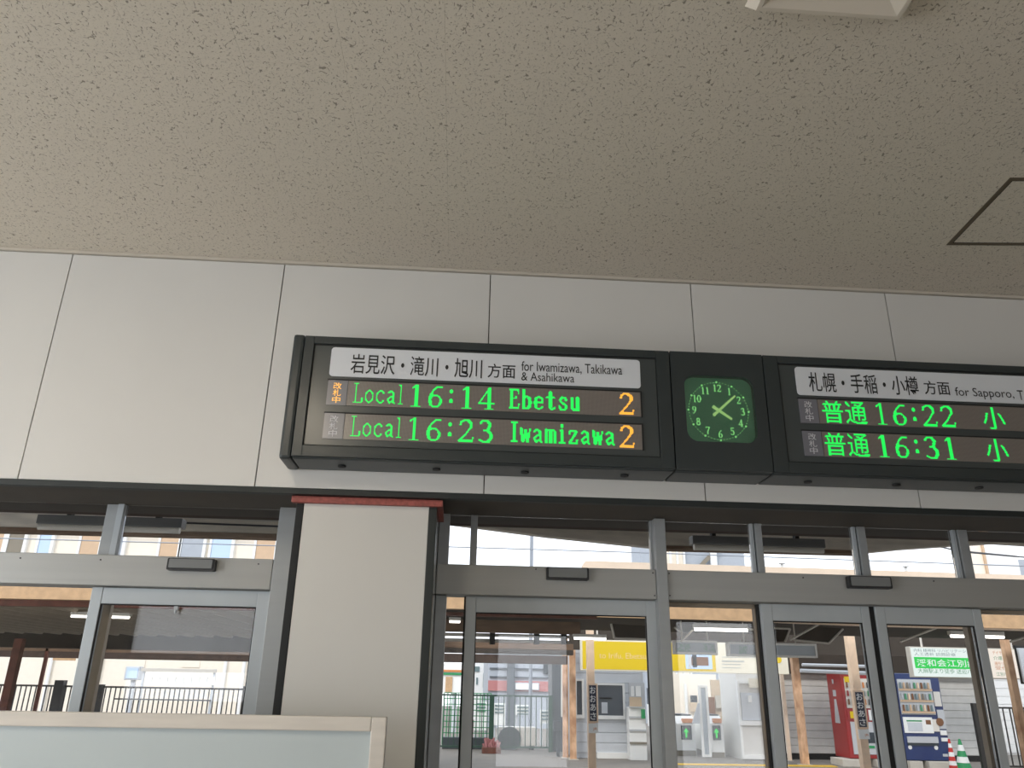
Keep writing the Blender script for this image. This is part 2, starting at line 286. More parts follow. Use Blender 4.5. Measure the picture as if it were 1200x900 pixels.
G = {  # led glyph strokes in a unit box: (width, points)
 '1': (1, [(.13, [(.52, .03), (.52, .97)]), (.07, [(.5, .95), (.3, .86)]), (.05, [(.26, .03), (.78, .03)])]),
 '6': (1, [(.07, [(.84, .92), (.6, .93), (.35, .74), (.22, .5)]), (.13, [(.27, .58), (.18, .36), (.24, .15)]), (.07, ell(.5, .28, .32, .26, 0, 360)), (.11, [(.8, .36), (.83, .26), (.77, .16)])]),
 '4': (1, [(.05, [(.7, .97), (.1, .27)]), (.06, [(.08, .27), (.95, .27)]), (.13, [(.7, .96), (.7, .03)]), (.05, [(.48, .03), (.92, .03)])]),
 '2': (1, [(.08, [(.18, .76), (.22, .88), (.4, .96), (.62, .96)]), (.12, [(.62, .94), (.78, .84), (.78, .68)]), (.07, [(.76, .64), (.5, .36), (.14, .07)]), (.1, [(.14, .05), (.84, .05)]), (.06, [(.84, .05), (.9, .2)])]),
 '3': (1, [(.08, [(.18, .84), (.3, .95), (.55, .96)]), (.12, [(.6, .94), (.74, .8), (.64, .6)]), (.07, [(.4, .53), (.6, .54)]), (.13, [(.64, .52), (.8, .36), (.78, .18), (.66, .07)]), (.07, [(.64, .05), (.4, .03), (.16, .12)])]),
 '0': (1, [(.08, ell(.5, .5, .34, .45)), (.13, [(.17, .62), (.17, .38)]), (.13, [(.83, .62), (.83, .38)])]),
 '5': (1, [(.09, [(.8, .94), (.26, .94), (.22, .54)]), (.08, [(.22, .54), (.45, .62), (.66, .56)]), (.13, [(.7, .52), (.82, .3), (.7, .1)]), (.08, [(.66, .06), (.4, .04), (.16, .14)])]),
 '7': (1, [(.1, [(.12, .93), (.86, .93)]), (.07, [(.12, .93), (.12, .76)]), (.12, [(.84, .9), (.5, .45), (.42, .04)])]),
 '8': (1, [(.1, ell(.5, .74, .28, .21)), (.11, ell(.5, .28, .34, .25))]),
 '9': (1, [(.07, [(.16, .08), (.4, .07), (.65, .26), (.78, .5)]), (.13, [(.73, .42), (.82, .64), (.76, .85)]), (.07, ell(.5, .72, .32, .26, 0, 360)), (.11, [(.2, .64), (.17, .74), (.23, .84)])]),
 ':': (.62, [(.16, [(.5, .74), (.5, .76)]), (.16, [(.5, .3), (.5, .32)])]),
 'L': (1, [(.07, [(.24, .96), (.24, .04)]), (.05, [(.08, .96), (.42, .96)]), (.06, [(.08, .04), (.9, .04), (.9, .26)])]),
 'o': (1, [(.08, ell(.5, .34, .36, .3))]), 'c': (1, [(.08, ell(.52, .34, .38, .3, 40, 320))]),
 'a': (1, [(.09, [(.2, .56), (.45, .65), (.68, .56), (.7, .1), (.86, .04)]), (.09, [(.7, .38), (.36, .34), (.18, .2), (.34, .05), (.68, .16)])]),
 'l': (.7, [(.08, [(.3, .96), (.52, .96), (.52, .04)]), (.06, [(.26, .04), (.78, .04)])]),
 'E': (1, [(.14, [(.24, .96), (.24, .04)]), (.07, [(.08, .95), (.84, .95), (.86, .76)]), (.07, [(.24, .52), (.62, .52), (.62, .62)]), (.07, [(.08, .05), (.84, .05), (.9, .24)])]),
 'b': (1, [(.14, [(.22, .96), (.22, .04)]), (.09, [(.22, .5), (.45, .64), (.7, .6)]), (.14, [(.72, .56), (.84, .34), (.72, .12)]), (.08, [(.7, .06), (.45, .03), (.22, .14)])]),
 'e': (1, [(.09, [(.16, .38), (.82, .38), (.78, .56), (.52, .65), (.28, .58)]), (.13, [(.26, .56), (.16, .36), (.26, .12)]), (.08, [(.28, .08), (.54, .03), (.84, .14)])]),
 't': (1, [(.14, [(.44, .88), (.44, .14)]), (.09, [(.14, .62), (.78, .62)]), (.09, [(.46, .1), (.62, .03), (.84, .12)])]),
 's': (1, [(.1, [(.78, .52), (.74, .64), (.4, .65), (.22, .52), (.4, .38), (.68, .3), (.82, .18), (.64, .04), (.3, .05), (.18, .2)])]),
 'u': (1, [(.14, [(.22, .62), (.22, .18)]), (.09, [(.22, .14), (.42, .04), (.66, .12)]), (.14, [(.74, .64), (.74, .04)])]),
 'I': (.8, [(.15, [(.5, .96), (.5, .04)]), (.07, [(.18, .96), (.82, .96)]), (.07, [(.18, .04), (.82, .04)])]),
 'w': (1, [(.13, [(.1, .64), (.28, .06)]), (.08, [(.3, .06), (.5, .56)]), (.13, [(.5, .56), (.7, .06)]), (.08, [(.72, .06), (.9, .64)])]),
 'm': (1.05, [(.13, [(.14, .64), (.14, .04)]), (.13, [(.5, .6), (.5, .04)]), (.13, [(.86, .54), (.86, .04)]), (.08, [(.14, .58), (.34, .65), (.5, .56), (.7, .65), (.86, .56)])]),
 'i': (.8, [(.14, [(.5, .64), (.5, .05)]), (.16, [(.5, .86), (.5, .88)]), (.07, [(.22, .05), (.8, .05)]), (.07, [(.26, .64), (.5, .64)])]),
 'z': (1, [(.09, [(.18, .5), (.2, .62), (.8, .62)]), (.1, [(.78, .58), (.2, .08)]), (.09, [(.18, .06), (.82, .06), (.86, .2)])]),
}
def stroke_grid(ch, nx, nz, thin=1.0):
    X, Z = np.meshgrid((np.arange(nx)+.5)/nx, (np.arange(nz)+.5)/nz); g = np.zeros((nz, nx), bool); asp = nx/nz
    for w, pts in G[ch][1]:
        for (ax, az), (bx, bz) in zip(pts, pts[1:]):
            dx, dz = (bx-ax)*asp, bz-az; L2 = dx*dx+dz*dz+1e-9; t = np.clip(((X-ax)*asp*dx+(Z-az)*dz)/L2, 0, 1)
            g |= ((X-ax)*asp-t*dx)**2+(Z-az-t*dz)**2 < (max(w*thin*.55, .55/nz))**2
    return g
def dots(mb, g, x0, x1, z0, z1, y, fill=.86):
    nz, nx = g.shape; px, pz = (x1-x0)/nx, (z1-z0)/nz
    for j in range(nz):
        for i in range(nx):
            if g[j, i]:
                cx, cz = x0+(i+.5)*px, z0+(j+.5)*pz; hx, hz = px*fill/2, pz*fill/2
                mb.add([(cx-hx, y, cz-hz), (cx+hx, y, cz-hz), (cx+hx, y, cz+hz), (cx-hx, y, cz+hz)], [(0, 1, 2, 3)])
def led_text(s, x0, x1, z0, z1, y, thin, nz, m, parent):
    adv = [G[c][0] if c in G else 1.0 for c in s]; tot = sum(adv); x = x0
    for c, a in zip(s, adv):
        w = (x1-x0)*a/tot; nx = max(6, round(nz*(w*.9)/(z1-z0))); mb = MB()
        g = stroke_grid(c, nx, nz, thin) if c in G else raster(c, nx, nz)
        dots(mb, g, x+w*.05, x+w*.95, z0, z1, y, .97); x += w
        build('led_character', mb, m, parent)

# ================================================================== SETTING: the room
CZ = 3.330; ZB = 2.313
wf = build('wall_front', MB().box(-6, 8, .014, .42, ZB, CZ+.3), 'back', kind='structure')
k0 = None
for k in range(-4, 7):
    x = -1.738+.91*k; a, b = x+.0022, x+.91-.0022
    if k0 is None: k0 = build('wall_panel', MB().box(a, b, 0, .013, ZB+.001, CZ-.016), 'wall', wf, bevel=.0012); W0 = Vector(((a+b)/2, .0065, ZB+.001))
    else: copyof(k0, wf, (W0.x+.91*(k+4), W0.y, W0.z))
build('trim_1', MB().box(-6, 8, -.012, .014, CZ-.013, CZ), 'trim', bevel=.002, kind='structure')
build('trim_2', MB().box(-6, 8, -.004, .03, ZB-.024, ZB), 'dkgreen', bevel=.002, kind='structure')
build('trim_3', MB().box(-6, 8, .03, .62, ZB-.004, ZB), 'soffit', kind='structure')
cl = build('ceiling', MB().box(-6, 8, -8.2, .42, CZ+.012, CZ+.12), 'ceiling', kind='structure')
# rock-wool boards, 303 x 606 mm, over the part of the ceiling that can be seen; plain lining beyond
BX0, BX1, BY0 = -.105-.303*12, -.105+.303*18, -2.424
build('ceiling_lining', MB().box(-6, BX0, -8.2, 0, CZ, CZ+.012).box(BX1, 8, -8.2, 0, CZ, CZ+.012).box(BX0, BX1, -8.2, BY0, CZ, CZ+.012), 'ceiling', cl)
first = None; HX, HY = 2.155, -.665
for i in range(30):
    for j in range(4):
        x = BX0+.303*i; y = BY0+.606*j
        w = (x+.1515, y+.303, CZ)
        if first is None: first = build('ceiling_board', MB().box(x+.00015, x+.30285, y+.00015, y+.60585, CZ, CZ+.0118), 'ceiling', cl)
        else: copyof(first, cl, w)
build('floor', MB().box(-6, 8, -8.2, .42, -.1, 0), 'floor', kind='structure')
build('wall_right', MB().box(7.8, 8, -8.2, 0, 0, CZ), 'tanpl', kind='structure')
wl = build('wall_left', MB().box(-5.6, -5.45, -8.2, -5.3, 0, CZ).box(-5.6, -5.45, -5.3, -1.4, 0, .4).box(-5.6, -5.45, -5.3, -1.4, 2.6, CZ).box(-5.6, -5.45, -1.4, 0, 0, CZ), 'white', kind='structure')
mb = MB(); xs_ = sorted({-5.6, 8}|{w[0] for w in BACKWIN}|{w[1] for w in BACKWIN})
for a_, b_ in zip(xs_, xs_[1:]):
    zs_ = [0]+[v for w in BACKWIN if w[0] <= a_ < w[1] for v in (w[2], w[3])]+[CZ]
    for c_, d_ in zip(zs_[::2], zs_[1::2]): mb.box(a_, b_, -8.2, -8, c_, d_)
wb = build('wall_back', mb, 'white', kind='structure')
for k, (a_, b_, c_, d_) in enumerate(BACKWIN):
    w_ = build('window_%d' % (k+3), MB().frame(a_, b_, c_, d_, -8.0, -7.96, .04, .04, .04, .04), 'alu', kind='structure'); build('glass_pane', MB().box(a_+.04, b_-.04, -7.985, -7.98, c_+.04, d_-.04), 'glass', w_)
build('roof_slab', MB().box(-6.5, 8.5, -8.6, .62, CZ+.3, CZ+.5), 'dark', kind='structure')

# pillar between the two door units
GY = .425
px0 = at(347, 600, .05).x; px1 = at(512, 600, .05).x
pil = build('wall_pillar', MB().box(px0+.004, px1-.006, .054, .60, 0, ZB-.004), 'back', kind='structure')
xa, xb = at(356, 600, .05).x, at(502.5, 600, .05).x
build('front_panel', MB().box(xa, xb, .044, .056, 0, ZB-.04), 'pillar', pil, bevel=.001)
build('side_panel', MB().box(px1-.006, px1, .056, .44, 0, ZB-.04), 'steel', pil, label='polished steel side of the pillar')
build('corner_strip', MB().box(px0, xa-.001, .042, .07, 0, ZB-.04), 'gasket', pil, bevel=.003)
build('corner_strip', MB().box(xb+.001, px1, .042, .07, 0, ZB-.04), 'dkgreen', pil, bevel=.003)
build('red_trim', MB().box(px0-.018, px1+.022, .02, .044, ZB-.052, ZB-.026).box(px0-.018, px0, .044, .44, ZB-.040, ZB-.024).box(px1, px1+.022, .044, .44, ZB-.044, ZB-.022), 'red', pil, label='red vinyl edge strip', bevel=.002)

# ------------------------------------------------------------------ automatic door units (frames, transoms, header boxes)
def X(px, py, Y): return at(px, py, Y).x
def Zp(px, py, Y): return at(px, py, Y).z
FY = .40
HZT, HZB = 2.083, 1.956       # header box top and underside
def pane(name, x0, x1, z0, z1, y, parent): return build(name, MB().box(x0, x1, y, y+.006, z0, z1), 'glass', parent)
# left unit
LX1 = px0-.006; LXj = X(325, 640, FY)
d1 = thing('door_1', None, None, (-2.2, FY, 0), kind='structure')
build('door_frame', MB().box(LXj, LX1, FY-.034, .52, 0, ZB-.004), 'alu', d1, bevel=.002)
hb = build('door_header', MB().box(-4.6, LXj-.002, FY-.035, .5, HZB, HZT), 'header', d1, bevel=.003)
mbs = MB()
for q in ((24, 654), (118, 656), (303, 661)): p = at(*q, FY-.035); mbs.cyl((p.x, FY-.038, p.z), (p.x, FY-.034, p.z), .003, 8)
build('screw', mbs, 'gasket', hb, kind='stuff')
mxa, mxm, mxb = X(119, 620, FY), X(133, 620, FY), X(141, 620, FY)
w1 = thing('window_1', None, None, (-2.2, FY, 2.1), kind='structure')
build('mullion', MB().box(mxa, mxm-.003, FY+.01, .44, HZT, ZB-.005), 'alu', w1, bevel=.002)
build('mullion', MB().box(mxm+.002, mxb, FY-.005, .44, HZT, ZB-.005), 'alul', w1, bevel=.002)
build('mullion', MB().box(-2.86, -2.78, FY, .44, HZT, ZB-.005), 'alu', w1, bevel=.002)
for a, b in ((-4.6, -2.86), (-2.78, mxa), (mxb, LXj)): pane('glass_pane', a+.001, b-.001, HZT+.001, ZB-.0042, GY, w1)
# left leaf
def leaf(parent, xl0, xl1, xr0, xr1, zrail, y0, label, catch=None):
    L = build('sliding_leaf', MB().box(xl0, xl1, y0, y0+.035, .012, HZB-.004).box(xr0, xr1, y0, y0+.035, .012, HZB-.004).box(xl1, xr0, y0+.002, y0+.033, zrail, HZB-.004).box(xl1, xr0, y0+.002, y0+.033, .012, .13), 'alul', parent, bevel=.0025)
    build('glass_pane', MB().box(xl1+.001, xr0-.001, y0+.014, y0+.020, .131, zrail-.001), 'glass', L)
    build('gasket', MB().box(xl1, xl1+.004, y0+.004, y0+.013, .131, zrail).box(xr0-.004, xr0, y0+.004, y0+.013, .131, zrail).box(xl1+.004, xr0-.004, y0+.004, y0+.013, zrail-.005, zrail), 'gasket', L)
    if catch:
        p = at(*catch, y0-.002); build('catch', MB().box(p.x-.008, p.x+.008, y0-.014, y0, p.z-.006, p.z+.008).cyl((p.x, y0-.01, p.z-.02), (p.x, y0-.01, p.z), .004, 8), 'alu', L, label='small metal catch under the rail')
    return L
leaf(d1, X(106, 700, FY), X(119, 700, FY), X(299, 720, FY), X(315, 720, FY), Zp(200, 709, FY), FY, None, (207, 713))
build('side_light', MB().frame(X(119.5, 715, .46), X(318, 720, .46), .02, HZB-.004, .46, .49, .035, .03, 0, .1), 'brownstile', d1, bevel=.002, label='bronze frame of the fixed glazing')
pane('glass_pane', -4.5, X(106, 700, FY)-.002, .02, HZB-.002, .47, d1)
build('gap_seal', MB().box(X(316.5, 720, FY), X(318.5, 720, FY), FY+.005, FY+.02, .01, HZB-.004), 'gasket', d1)
# right unit
d2 = thing('door_2', None, None, (1.2, FY, 0), kind='structure')
RX0 = px1+.002; jx = X(526, 640, FY)
build('door_frame', MB().box(RX0, X(522.5, 720, FY+.02), FY+.02, .52, 0, HZB).box(RX0, jx, FY-.008, .5, HZB, ZB-.004), 'alu', d2, bevel=.002)
M1a, M1b = X(770.5, 690, FY-.05), X(783.5, 690, FY-.05)
build('main_mullion', MB().box(M1a, M1b, FY-.05, .45, 0, ZB-.005), 'alu', d2, bevel=.003)
hb = build('door_header', MB().box(RX0, M1a-.001, FY-.035, .5, HZB, HZT), 'header', d2, bevel=.003)
hb2 = build('door_header', MB().box(M1b+.001, 5.2, FY-.035, .5, HZB, HZT), 'header', d2, bevel=.003)
mbs = MB()
for q in ((628, 667), (765, 671.5), (767, 698), (784, 672), (785, 698), (941, 677), (1094, 681)): p = at(*q, FY-.035); mbs.cyl((p.x, FY-.038, p.z), (p.x, FY-.034, p.z), .003, 8)
build('screw', mbs, 'gasket', hb, kind='stuff')
w2 = thing('window_2', None, None, (1.2, FY, 2.1), kind='structure')
e = [jx]
def mull(a, b, py, split=None):
    x0, x1 = X(a, py, FY), X(b, py, FY)
    if split:
        xs = X(split, py, FY); build('mullion', MB().box(x0, xs-.003, FY+.004, .44, HZT, ZB-.005), 'alul', w2, bevel=.0015); build('mullion', MB().box(xs+.002, x1, FY-.004, .44, HZT, ZB-.005), 'alu', w2, bevel=.002)
        build('gasket', MB().box(xs-.003, xs+.002, FY+.01, .435, HZT, ZB-.005), 'gasket', w2)
    else: build('mullion', MB().box(x0, x1, FY+.004, .44, HZT, ZB-.005), 'alu', w2, bevel=.0015)
    return x0, x1
segs = [jx]
for a in ((551, 559, 640), (762.5, 768, 630), (881.5, 894, 640, 885.5), (1002, 1016, 640, 1006), (1120.5, 1136.5, 645, 1125), (1245, 1265, 650, 1251)):
    x0, x1 = mull(*a); segs += [x0, x1]
segs[4] = M1b
segs.append(5.2)
for a, b in zip(segs[::2], segs[1::2]):
    if b-a > .01: pane('glass_pane', a+.001, b-.001, HZT+.001, ZB-.0042, GY, w2)
leaf(d2, X(546, 705, FY), X(558, 705, FY), X(757, 705, FY), X(768.5, 705, FY), Zp(650, 719.5, FY), FY, None)
pane('glass_pane', X(523.5, 720, .47), X(546, 720, .47), .02, HZB-.002, .47, d2)
build('gap_seal', MB().box(X(543.5, 715, FY), X(545.5, 715, FY), FY+.01, FY+.03, .01, HZB-.004).box(X(769, 715, FY), X(770.8, 715, FY), FY+.005, FY+.02, .01, HZB-.004), 'gasket', d2)
pane('glass_pane', M1b+.002, X(886, 720, .47), .02, HZB-.002, .47, d2)
build('side_light', MB().box(M1b+.002, X(886, 715, .46), .46, .49, HZB-.02, HZB-.002).box(X(884, 720, .46), X(887.5, 720, .46), .46, .49, .02, HZB-.002), 'brownstile', d2, bevel=.002)
build('gap_seal', MB().box(X(887.5, 720, .44), X(893.5, 720, .44), .43, .47, .01, HZB-.004), 'gasket', d2)
leaf(d2, X(893, 718, FY), X(905, 718, FY), X(1010, 722, FY), X(1019.5, 722, FY), Zp(957, 728.5, FY), FY, None)
leaf(d2, X(1026.5, 722, FY), X(1037.5, 722, FY), X(1141, 725, FY), X(1151, 725, FY), Zp(1080, 732, FY), FY, None)
build('meeting_seal', MB().box(X(1019.7, 722, FY), X(1026.3, 722, FY), FY+.01, FY+.03, .012, HZB-.004), 'gasket', d2)
build('side_light', MB().box(X(1132.5, 735, .46), X(1141, 735, .46), .455, .49, .02, HZB-.002).box(X(1143, 725, .46), 5.0, .46, .49, HZB-.018, HZB-.002), 'brownstile', d2, bevel=.002)
pane('glass_pane', X(1145, 735, .47), 5.0, .02, HZB-.02, .47, d2)
# pier on the outside of the building seen beside the leaf, clad in boards
pr = build('wall_outer_pier', MB().box(RX0-.3, X(520, 720, .62)-.006, .56, .8, 0, 2.3), 'back', kind='structure')
zz = 0; hs = [.36, .22, .22, .22, .22, .22, .22, .30, .28]
for h in hs:
    build('cladding_board', MB().box(RX0-.3, X(520, 720, .62), .545, .56, zz+.004, min(zz+h, 2.3)), 'sidingt', pr, bevel=.002); zz += h
    if zz > 2.3: break

# ------------------------------------------------------------------ door sensors on the headers
def sensor(xl, xr, yt, yb, label):
    x0, x1, z0, z1 = R4(xl, xr, yt, yb, FY-.06); y1 = FY-.0352
    t = thing('door_sensor', label, 'sensor', ((x0+x1)/2, y1, z0), 'motion sensors on the door headers')
    build('housing', MB().rrect(x0, x1, z0, z1, y1-.030, y1, .006, 3), 'sensordk', t)
    build('lens_cover', MB().rrect(x0+.009, x1-.009, z0+.009, z1-.004, y1-.036, y1-.0305, .004, 3), 'sensor', t)
sensor(196, 252, 654.5, 668.5, 'grey motion sensor on the header of the door left of the pillar')
sensor(640.5, 690, 665, 679.5, 'black rimmed motion sensor just right of the pillar above the glass door')
sensor(994.5, 1044.5, 675.5, 689.5, 'dark motion sensor on the header above the meeting of the paired sliding doors')

# ------------------------------------------------------------------ ceiling fittings
t = thing('ceiling_hatch', 'square access hatch with bronze frame set flush in the speckled ceiling', 'hatch', (HX, HY, CZ-.004))
def rot_box(mb, cx, cy, x0, x1, y0, y1, z0, z1, ang):
    n = len(mb.v); mb.box(x0, x1, y0, y1, z0, z1); c, s = math.cos(ang), math.sin(ang)
    for i in range(n, len(mb.v)): x, y, z = mb.v[i]; mb.v[i] = (cx+c*x-s*y, cy+s*x+c*y, z)
    return mb
ang = math.radians(-5.0); A = at(1109, 286.5, z=CZ); hs_ = .46
cx = A.x+hs_/2*math.cos(ang)+hs_/2*math.sin(ang); cy = A.y+hs_/2*math.sin(ang)-hs_/2*math.cos(ang)
mb = MB(); h = hs_/2; w = .016
for q in ((-h, h, -h, -h+w), (-h, h, h-w, h), (-h, -h+w, -h+w, h-w), (h-w, h, -h+w, h-w)): rot_box(mb, cx, cy, *q, CZ-.004, CZ-.0003, ang)
build('frame', mb, 'hatch', t, bevel=.001)
mb = MB()
for q in ((-h+w, h-w, -h+w, -h+w+.004), (-h+w, h-w, h-w-.004, h-w), (-h+w, -h+w+.004, -h+w, h-w), (h-w-.004, h-w, -h+w, h-w)): rot_box(mb, cx, cy, *q, CZ-.002, CZ-.0003, ang)
build('gap', mb, 'gasket', t)
build('panel', rot_box(MB(), cx, cy, -h+w+.004, h-w-.004, -h+w+.004, h-w-.004, CZ-.0022, CZ-.0003, ang), 'ceiling', t)
for lx, lb in ((-1.12, 'lit ceiling luminaire overhead in front of the left departure display'), (-3.9, 'lit ceiling luminaire overhead at the left wall side')):
    t = thing('ceiling_luminaire', lb, 'light', (lx, -2.5, CZ-.06), 'ceiling luminaires')
    build('housing', MB().box(lx-.17, lx+.17, -3.15, -1.87, CZ-.06, CZ-.001), 'vent', t, bevel=.006); build('diffuser', MB().box(lx-.13, lx+.13, -3.12, -1.9, CZ-.066, CZ-.0605), 'lamp', t)
# square ceiling diffuser: flared trough standing proud of the boards
zl = CZ-.035
pa = at(886, 12, z=zl); pb = at(1053, 24, z=zl); X0, X1, Y1 = pa.x, pb.x, (pa.y+pb.y)/2; Y0 = Y1-(X1-X0); e_ = .075
t = thing('ceiling_vent', 'cream square ceiling diffuser with a sunken throat and sloping sides', 'vent', ((X0+X1)/2, (Y0+Y1)/2, zl))
mb = MB(); g_ = .012
mb.add([(X0, Y0, zl), (X1, Y0, zl), (X1, Y1, zl), (X0, Y1, zl), (X0+g_, Y0+g_, zl), (X1-g_, Y0+g_, zl), (X1-g_, Y1-g_, zl), (X0+g_, Y1-g_, zl), (X0-.02, Y0-.02, CZ-.001), (X1+.02, Y0-.02, CZ-.001), (X1+.02, Y1+.02, CZ-.001), (X0-.02, Y1+.02, CZ-.001)],
       [(0, 1, 5, 4), (1, 2, 6, 5), (2, 3, 7, 6), (3, 0, 4, 7), (0, 8, 9, 1), (1, 9, 10, 2), (2, 10, 11, 3), (3, 11, 8, 0)])
build('rim', mb, 'vent', t)
mb = MB(); zi = CZ-.004
mb.add([(X0+g_, Y0+g_, zl), (X1-g_, Y0+g_, zl), (X1-g_, Y1-g_, zl), (X0+g_, Y1-g_, zl), (X0+e_, Y0+e_, zi), (X1-e_, Y0+e_, zi), (X1-e_, Y1-e_, zi), (X0+e_, Y1-e_, zi)],
       [(0, 1, 5, 4), (1, 2, 6, 5), (2, 3, 7, 6), (3, 0, 4, 7)])
build('flared_throat', mb, 'vent', t)
build('core', MB().box(X0+e_, X1-e_, Y0+e_, Y1-e_, zi, CZ-.001).box(X0+e_+.05, X1-e_-.05, Y0+e_+.05, Y1-e_-.05, zi-.012, zi), 'trim', t)

# ------------------------------------------------------------------ departure displays and clock
DY = -.19; DZ0, DZ1 = 2.388, 2.895
def display(dx, xb0, xb1, name_texts, rows, label, cap):
    t = thing('departure_display', label, 'display', ((xb0+xb1)/2, 0, DZ0), 'train departure displays above the doors')
    iz0, iz1, ix0, ix1 = 2.438, 2.861, dx-.620, dx+.766
    build('case', MB().box(xb0+.002, xb1-.002, DY+.014, -.001, DZ0, DZ1), 'case', t, bevel=.008)
    mb = MB(); mb.frame(xb0+.002, xb1-.002, DZ0+.006, DZ1-.002, DY, DY+.0138, ix0-xb0-.002, xb1-.002-ix1, DZ1-.002-iz1, iz0-DZ0-.006)
    build('front_bezel', mb, 'case', t, bevel=.002)
    build('bezel_groove', MB().frame(ix0, ix1, iz0, iz1, DY+.008, DY+.0138, .005, .004, .007, .004), 'gasket', t)
    fc = build('face_panel', MB().box(ix0+.005, ix1-.004, DY+.006, DY+.0138, iz0+.004, iz1-.007), 'face', t)
    if cap:
        cx0, cx1 = (xb0-.045, xb0) if cap < 0 else (xb1, xb1+.045)
        build('end_cap', MB().box(cx0, cx1, DY+.002, -.001, DZ0-.004, DZ1+.004), 'case', t, bevel=.012)
    mb = MB()
    for sx in (.18, .55, .90, 1.3): mb.cyl((xb0+sx, DY*.45, DZ0-.005), (xb0+sx, DY*.45, DZ0+.001), .016, 14)
    build('rubber_plug', mb, 'gasket', t, kind='stuff')
    pl = build('name_plate', MB().rrect(dx-.549, dx+.698, 2.724, 2.848, DY+.002, DY+.006, .014), 'plate', t, bevel=.0008)
    for s, a in name_texts:
        if len(a) == 5: x0, x1, z0, z1 = R4(*a)
        else: x0, x1, z0, z1 = a
        letters('letter', s, x0, x1, z0, z1, DY+.002, 'ink', pl, .005 if ord(s[0]) > 255 else 0)
    for (z0, z1, texts, lit) in rows:
        lp = build('led_panel', MB().box(dx-.470, dx+.694, DY+.003, DY+.006, z0, z1), 'led', t, label='brownish grey dot matrix strip')
        build('recess_edge', MB().box(dx-.552, dx+.700, DY+.001, DY+.0058, z1, z1+.005).box(dx+.694, dx+.700, DY+.001, DY+.0058, z0-.003, z1), 'gasket', t)
        st = build('status_lamp', MB().box(dx-.549, dx-.472, DY+.0025, DY+.006, z0, z1), 'status', t)
        zc = (z0+z1)/2
        for i, ch in enumerate('改札中'):
            zz = z1-.008-.029*(i+1)
            build('letter', text_mb(ch, dx-.527, dx-.495, zz, zz+.027, DY+.0025, bold=.004), 'amber' if lit else 'ghost', st)
        for s, xl, xr, m, thin, nz, zf in texts:
            a0, a1 = X(xl, 500, DY), X(xr, 500, DY)
            led_text(s, a0, a1, z0+(z1-z0)*zf[0], z0+(z1-z0)*zf[1], DY+.0022, thin, nz, m, lp)
    return t
# x pixels of led texts are measured on the row and shifted to row height by the vertical vanishing
def shift(px, py): return X(px, py, DY)
def disp_rows(d): return d
Xo = X
def X(px, py, Y): return Xo(px, py, Y)
def row(z0, z1, py, texts, lit):
    out = []
    for s, xl, xr, m, thin, nz, zf in texts: out.append((s, xl, xr, m, thin, nz, zf))
    return (z0, z1, [(s, ('w', at(xl, py, DY).x), ('w', at(xr, py, DY).x), m, thin, nz, zf) for s, xl, xr, m, thin, nz, zf in out], lit)
def X(px, py, Y):
    return px[1] if isinstance(px, tuple) else Xo(px, py, Y)
Z1a, Z1b, Z2a, Z2b = 2.604, 2.707, 2.467, 2.570
display(0, -.660, .822,
    [('岩見沢・滝川・旭川', (411, 565, 417.5, 440.5, DY)), ('方面', (571.5, 604, 426.5, 443, DY)), ('for Iwamizawa, Takikawa', (611, 729, 425.5, 438.5, DY)), ('& Asahikawa', (611, 673, 437, 447, DY))],
    [row(Z1a, Z1b, 465, [('Local', 413, 474, 'green', .8, 22, (.12, .92)), ('16:14', 476, 581, 'green', 1, 26, (.05, .95)), ('Ebetsu', 596, 681, 'green', 1, 22, (.12, .94)), ('2', 723, 745, 'orange', 1, 26, (.06, .95))], True),
     row(Z2a, Z2b, 503, [('Local', 410, 472, 'green', .8, 22, (.12, .92)), ('16:23', 473, 581, 'green', 1, 26, (.05, .95)), ('Iwamizawa', 597, 722, 'green', 1, 22, (.12, .94)), ('2', 723.5, 745.5, 'orange', 1, 26, (.06, .95))], False)],
    'charcoal departure display listing 16:14 and 16:23 trains, mounted left of the clock', -1)
display(1.895, 1.212, 2.74,
    [('札幌・手稲・小樽', (948, 1075.5, 438.5, 461, DY)), ('方面', (1083, 1113, 446.5, 462.5, DY)), ('for Sapporo,', (1120, 1188, 455, 468, DY)), ('Teine & Otaru', (1193, 1262, 458.5, 470, DY))],
    [row(Z1a, Z1b, 486, [('普通', 963, 1017, 'green', 1, 26, (.04, .96)), ('16:22', 1022, 1121, 'green', 1, 26, (.05, .95)), ('小', 1150, 1178, 'green', 1, 26, (.04, .96)), ('樽', 1213, 1241, 'green', 1, 26, (.04, .96))], False),
     row(Z2a, Z2b, 524, [('普通', 966, 1020, 'green', 1, 26, (.04, .96)), ('16:31', 1025, 1124, 'green', 1, 26, (.05, .95)), ('小', 1154, 1182, 'green', 1, 26, (.04, .96)), ('樽', 1217, 1245, 'green', 1, 26, (.04, .96))], False)],
    'charcoal departure display listing 16:22 and 16:31 trains, mounted right of the clock', 1)
X = Xo
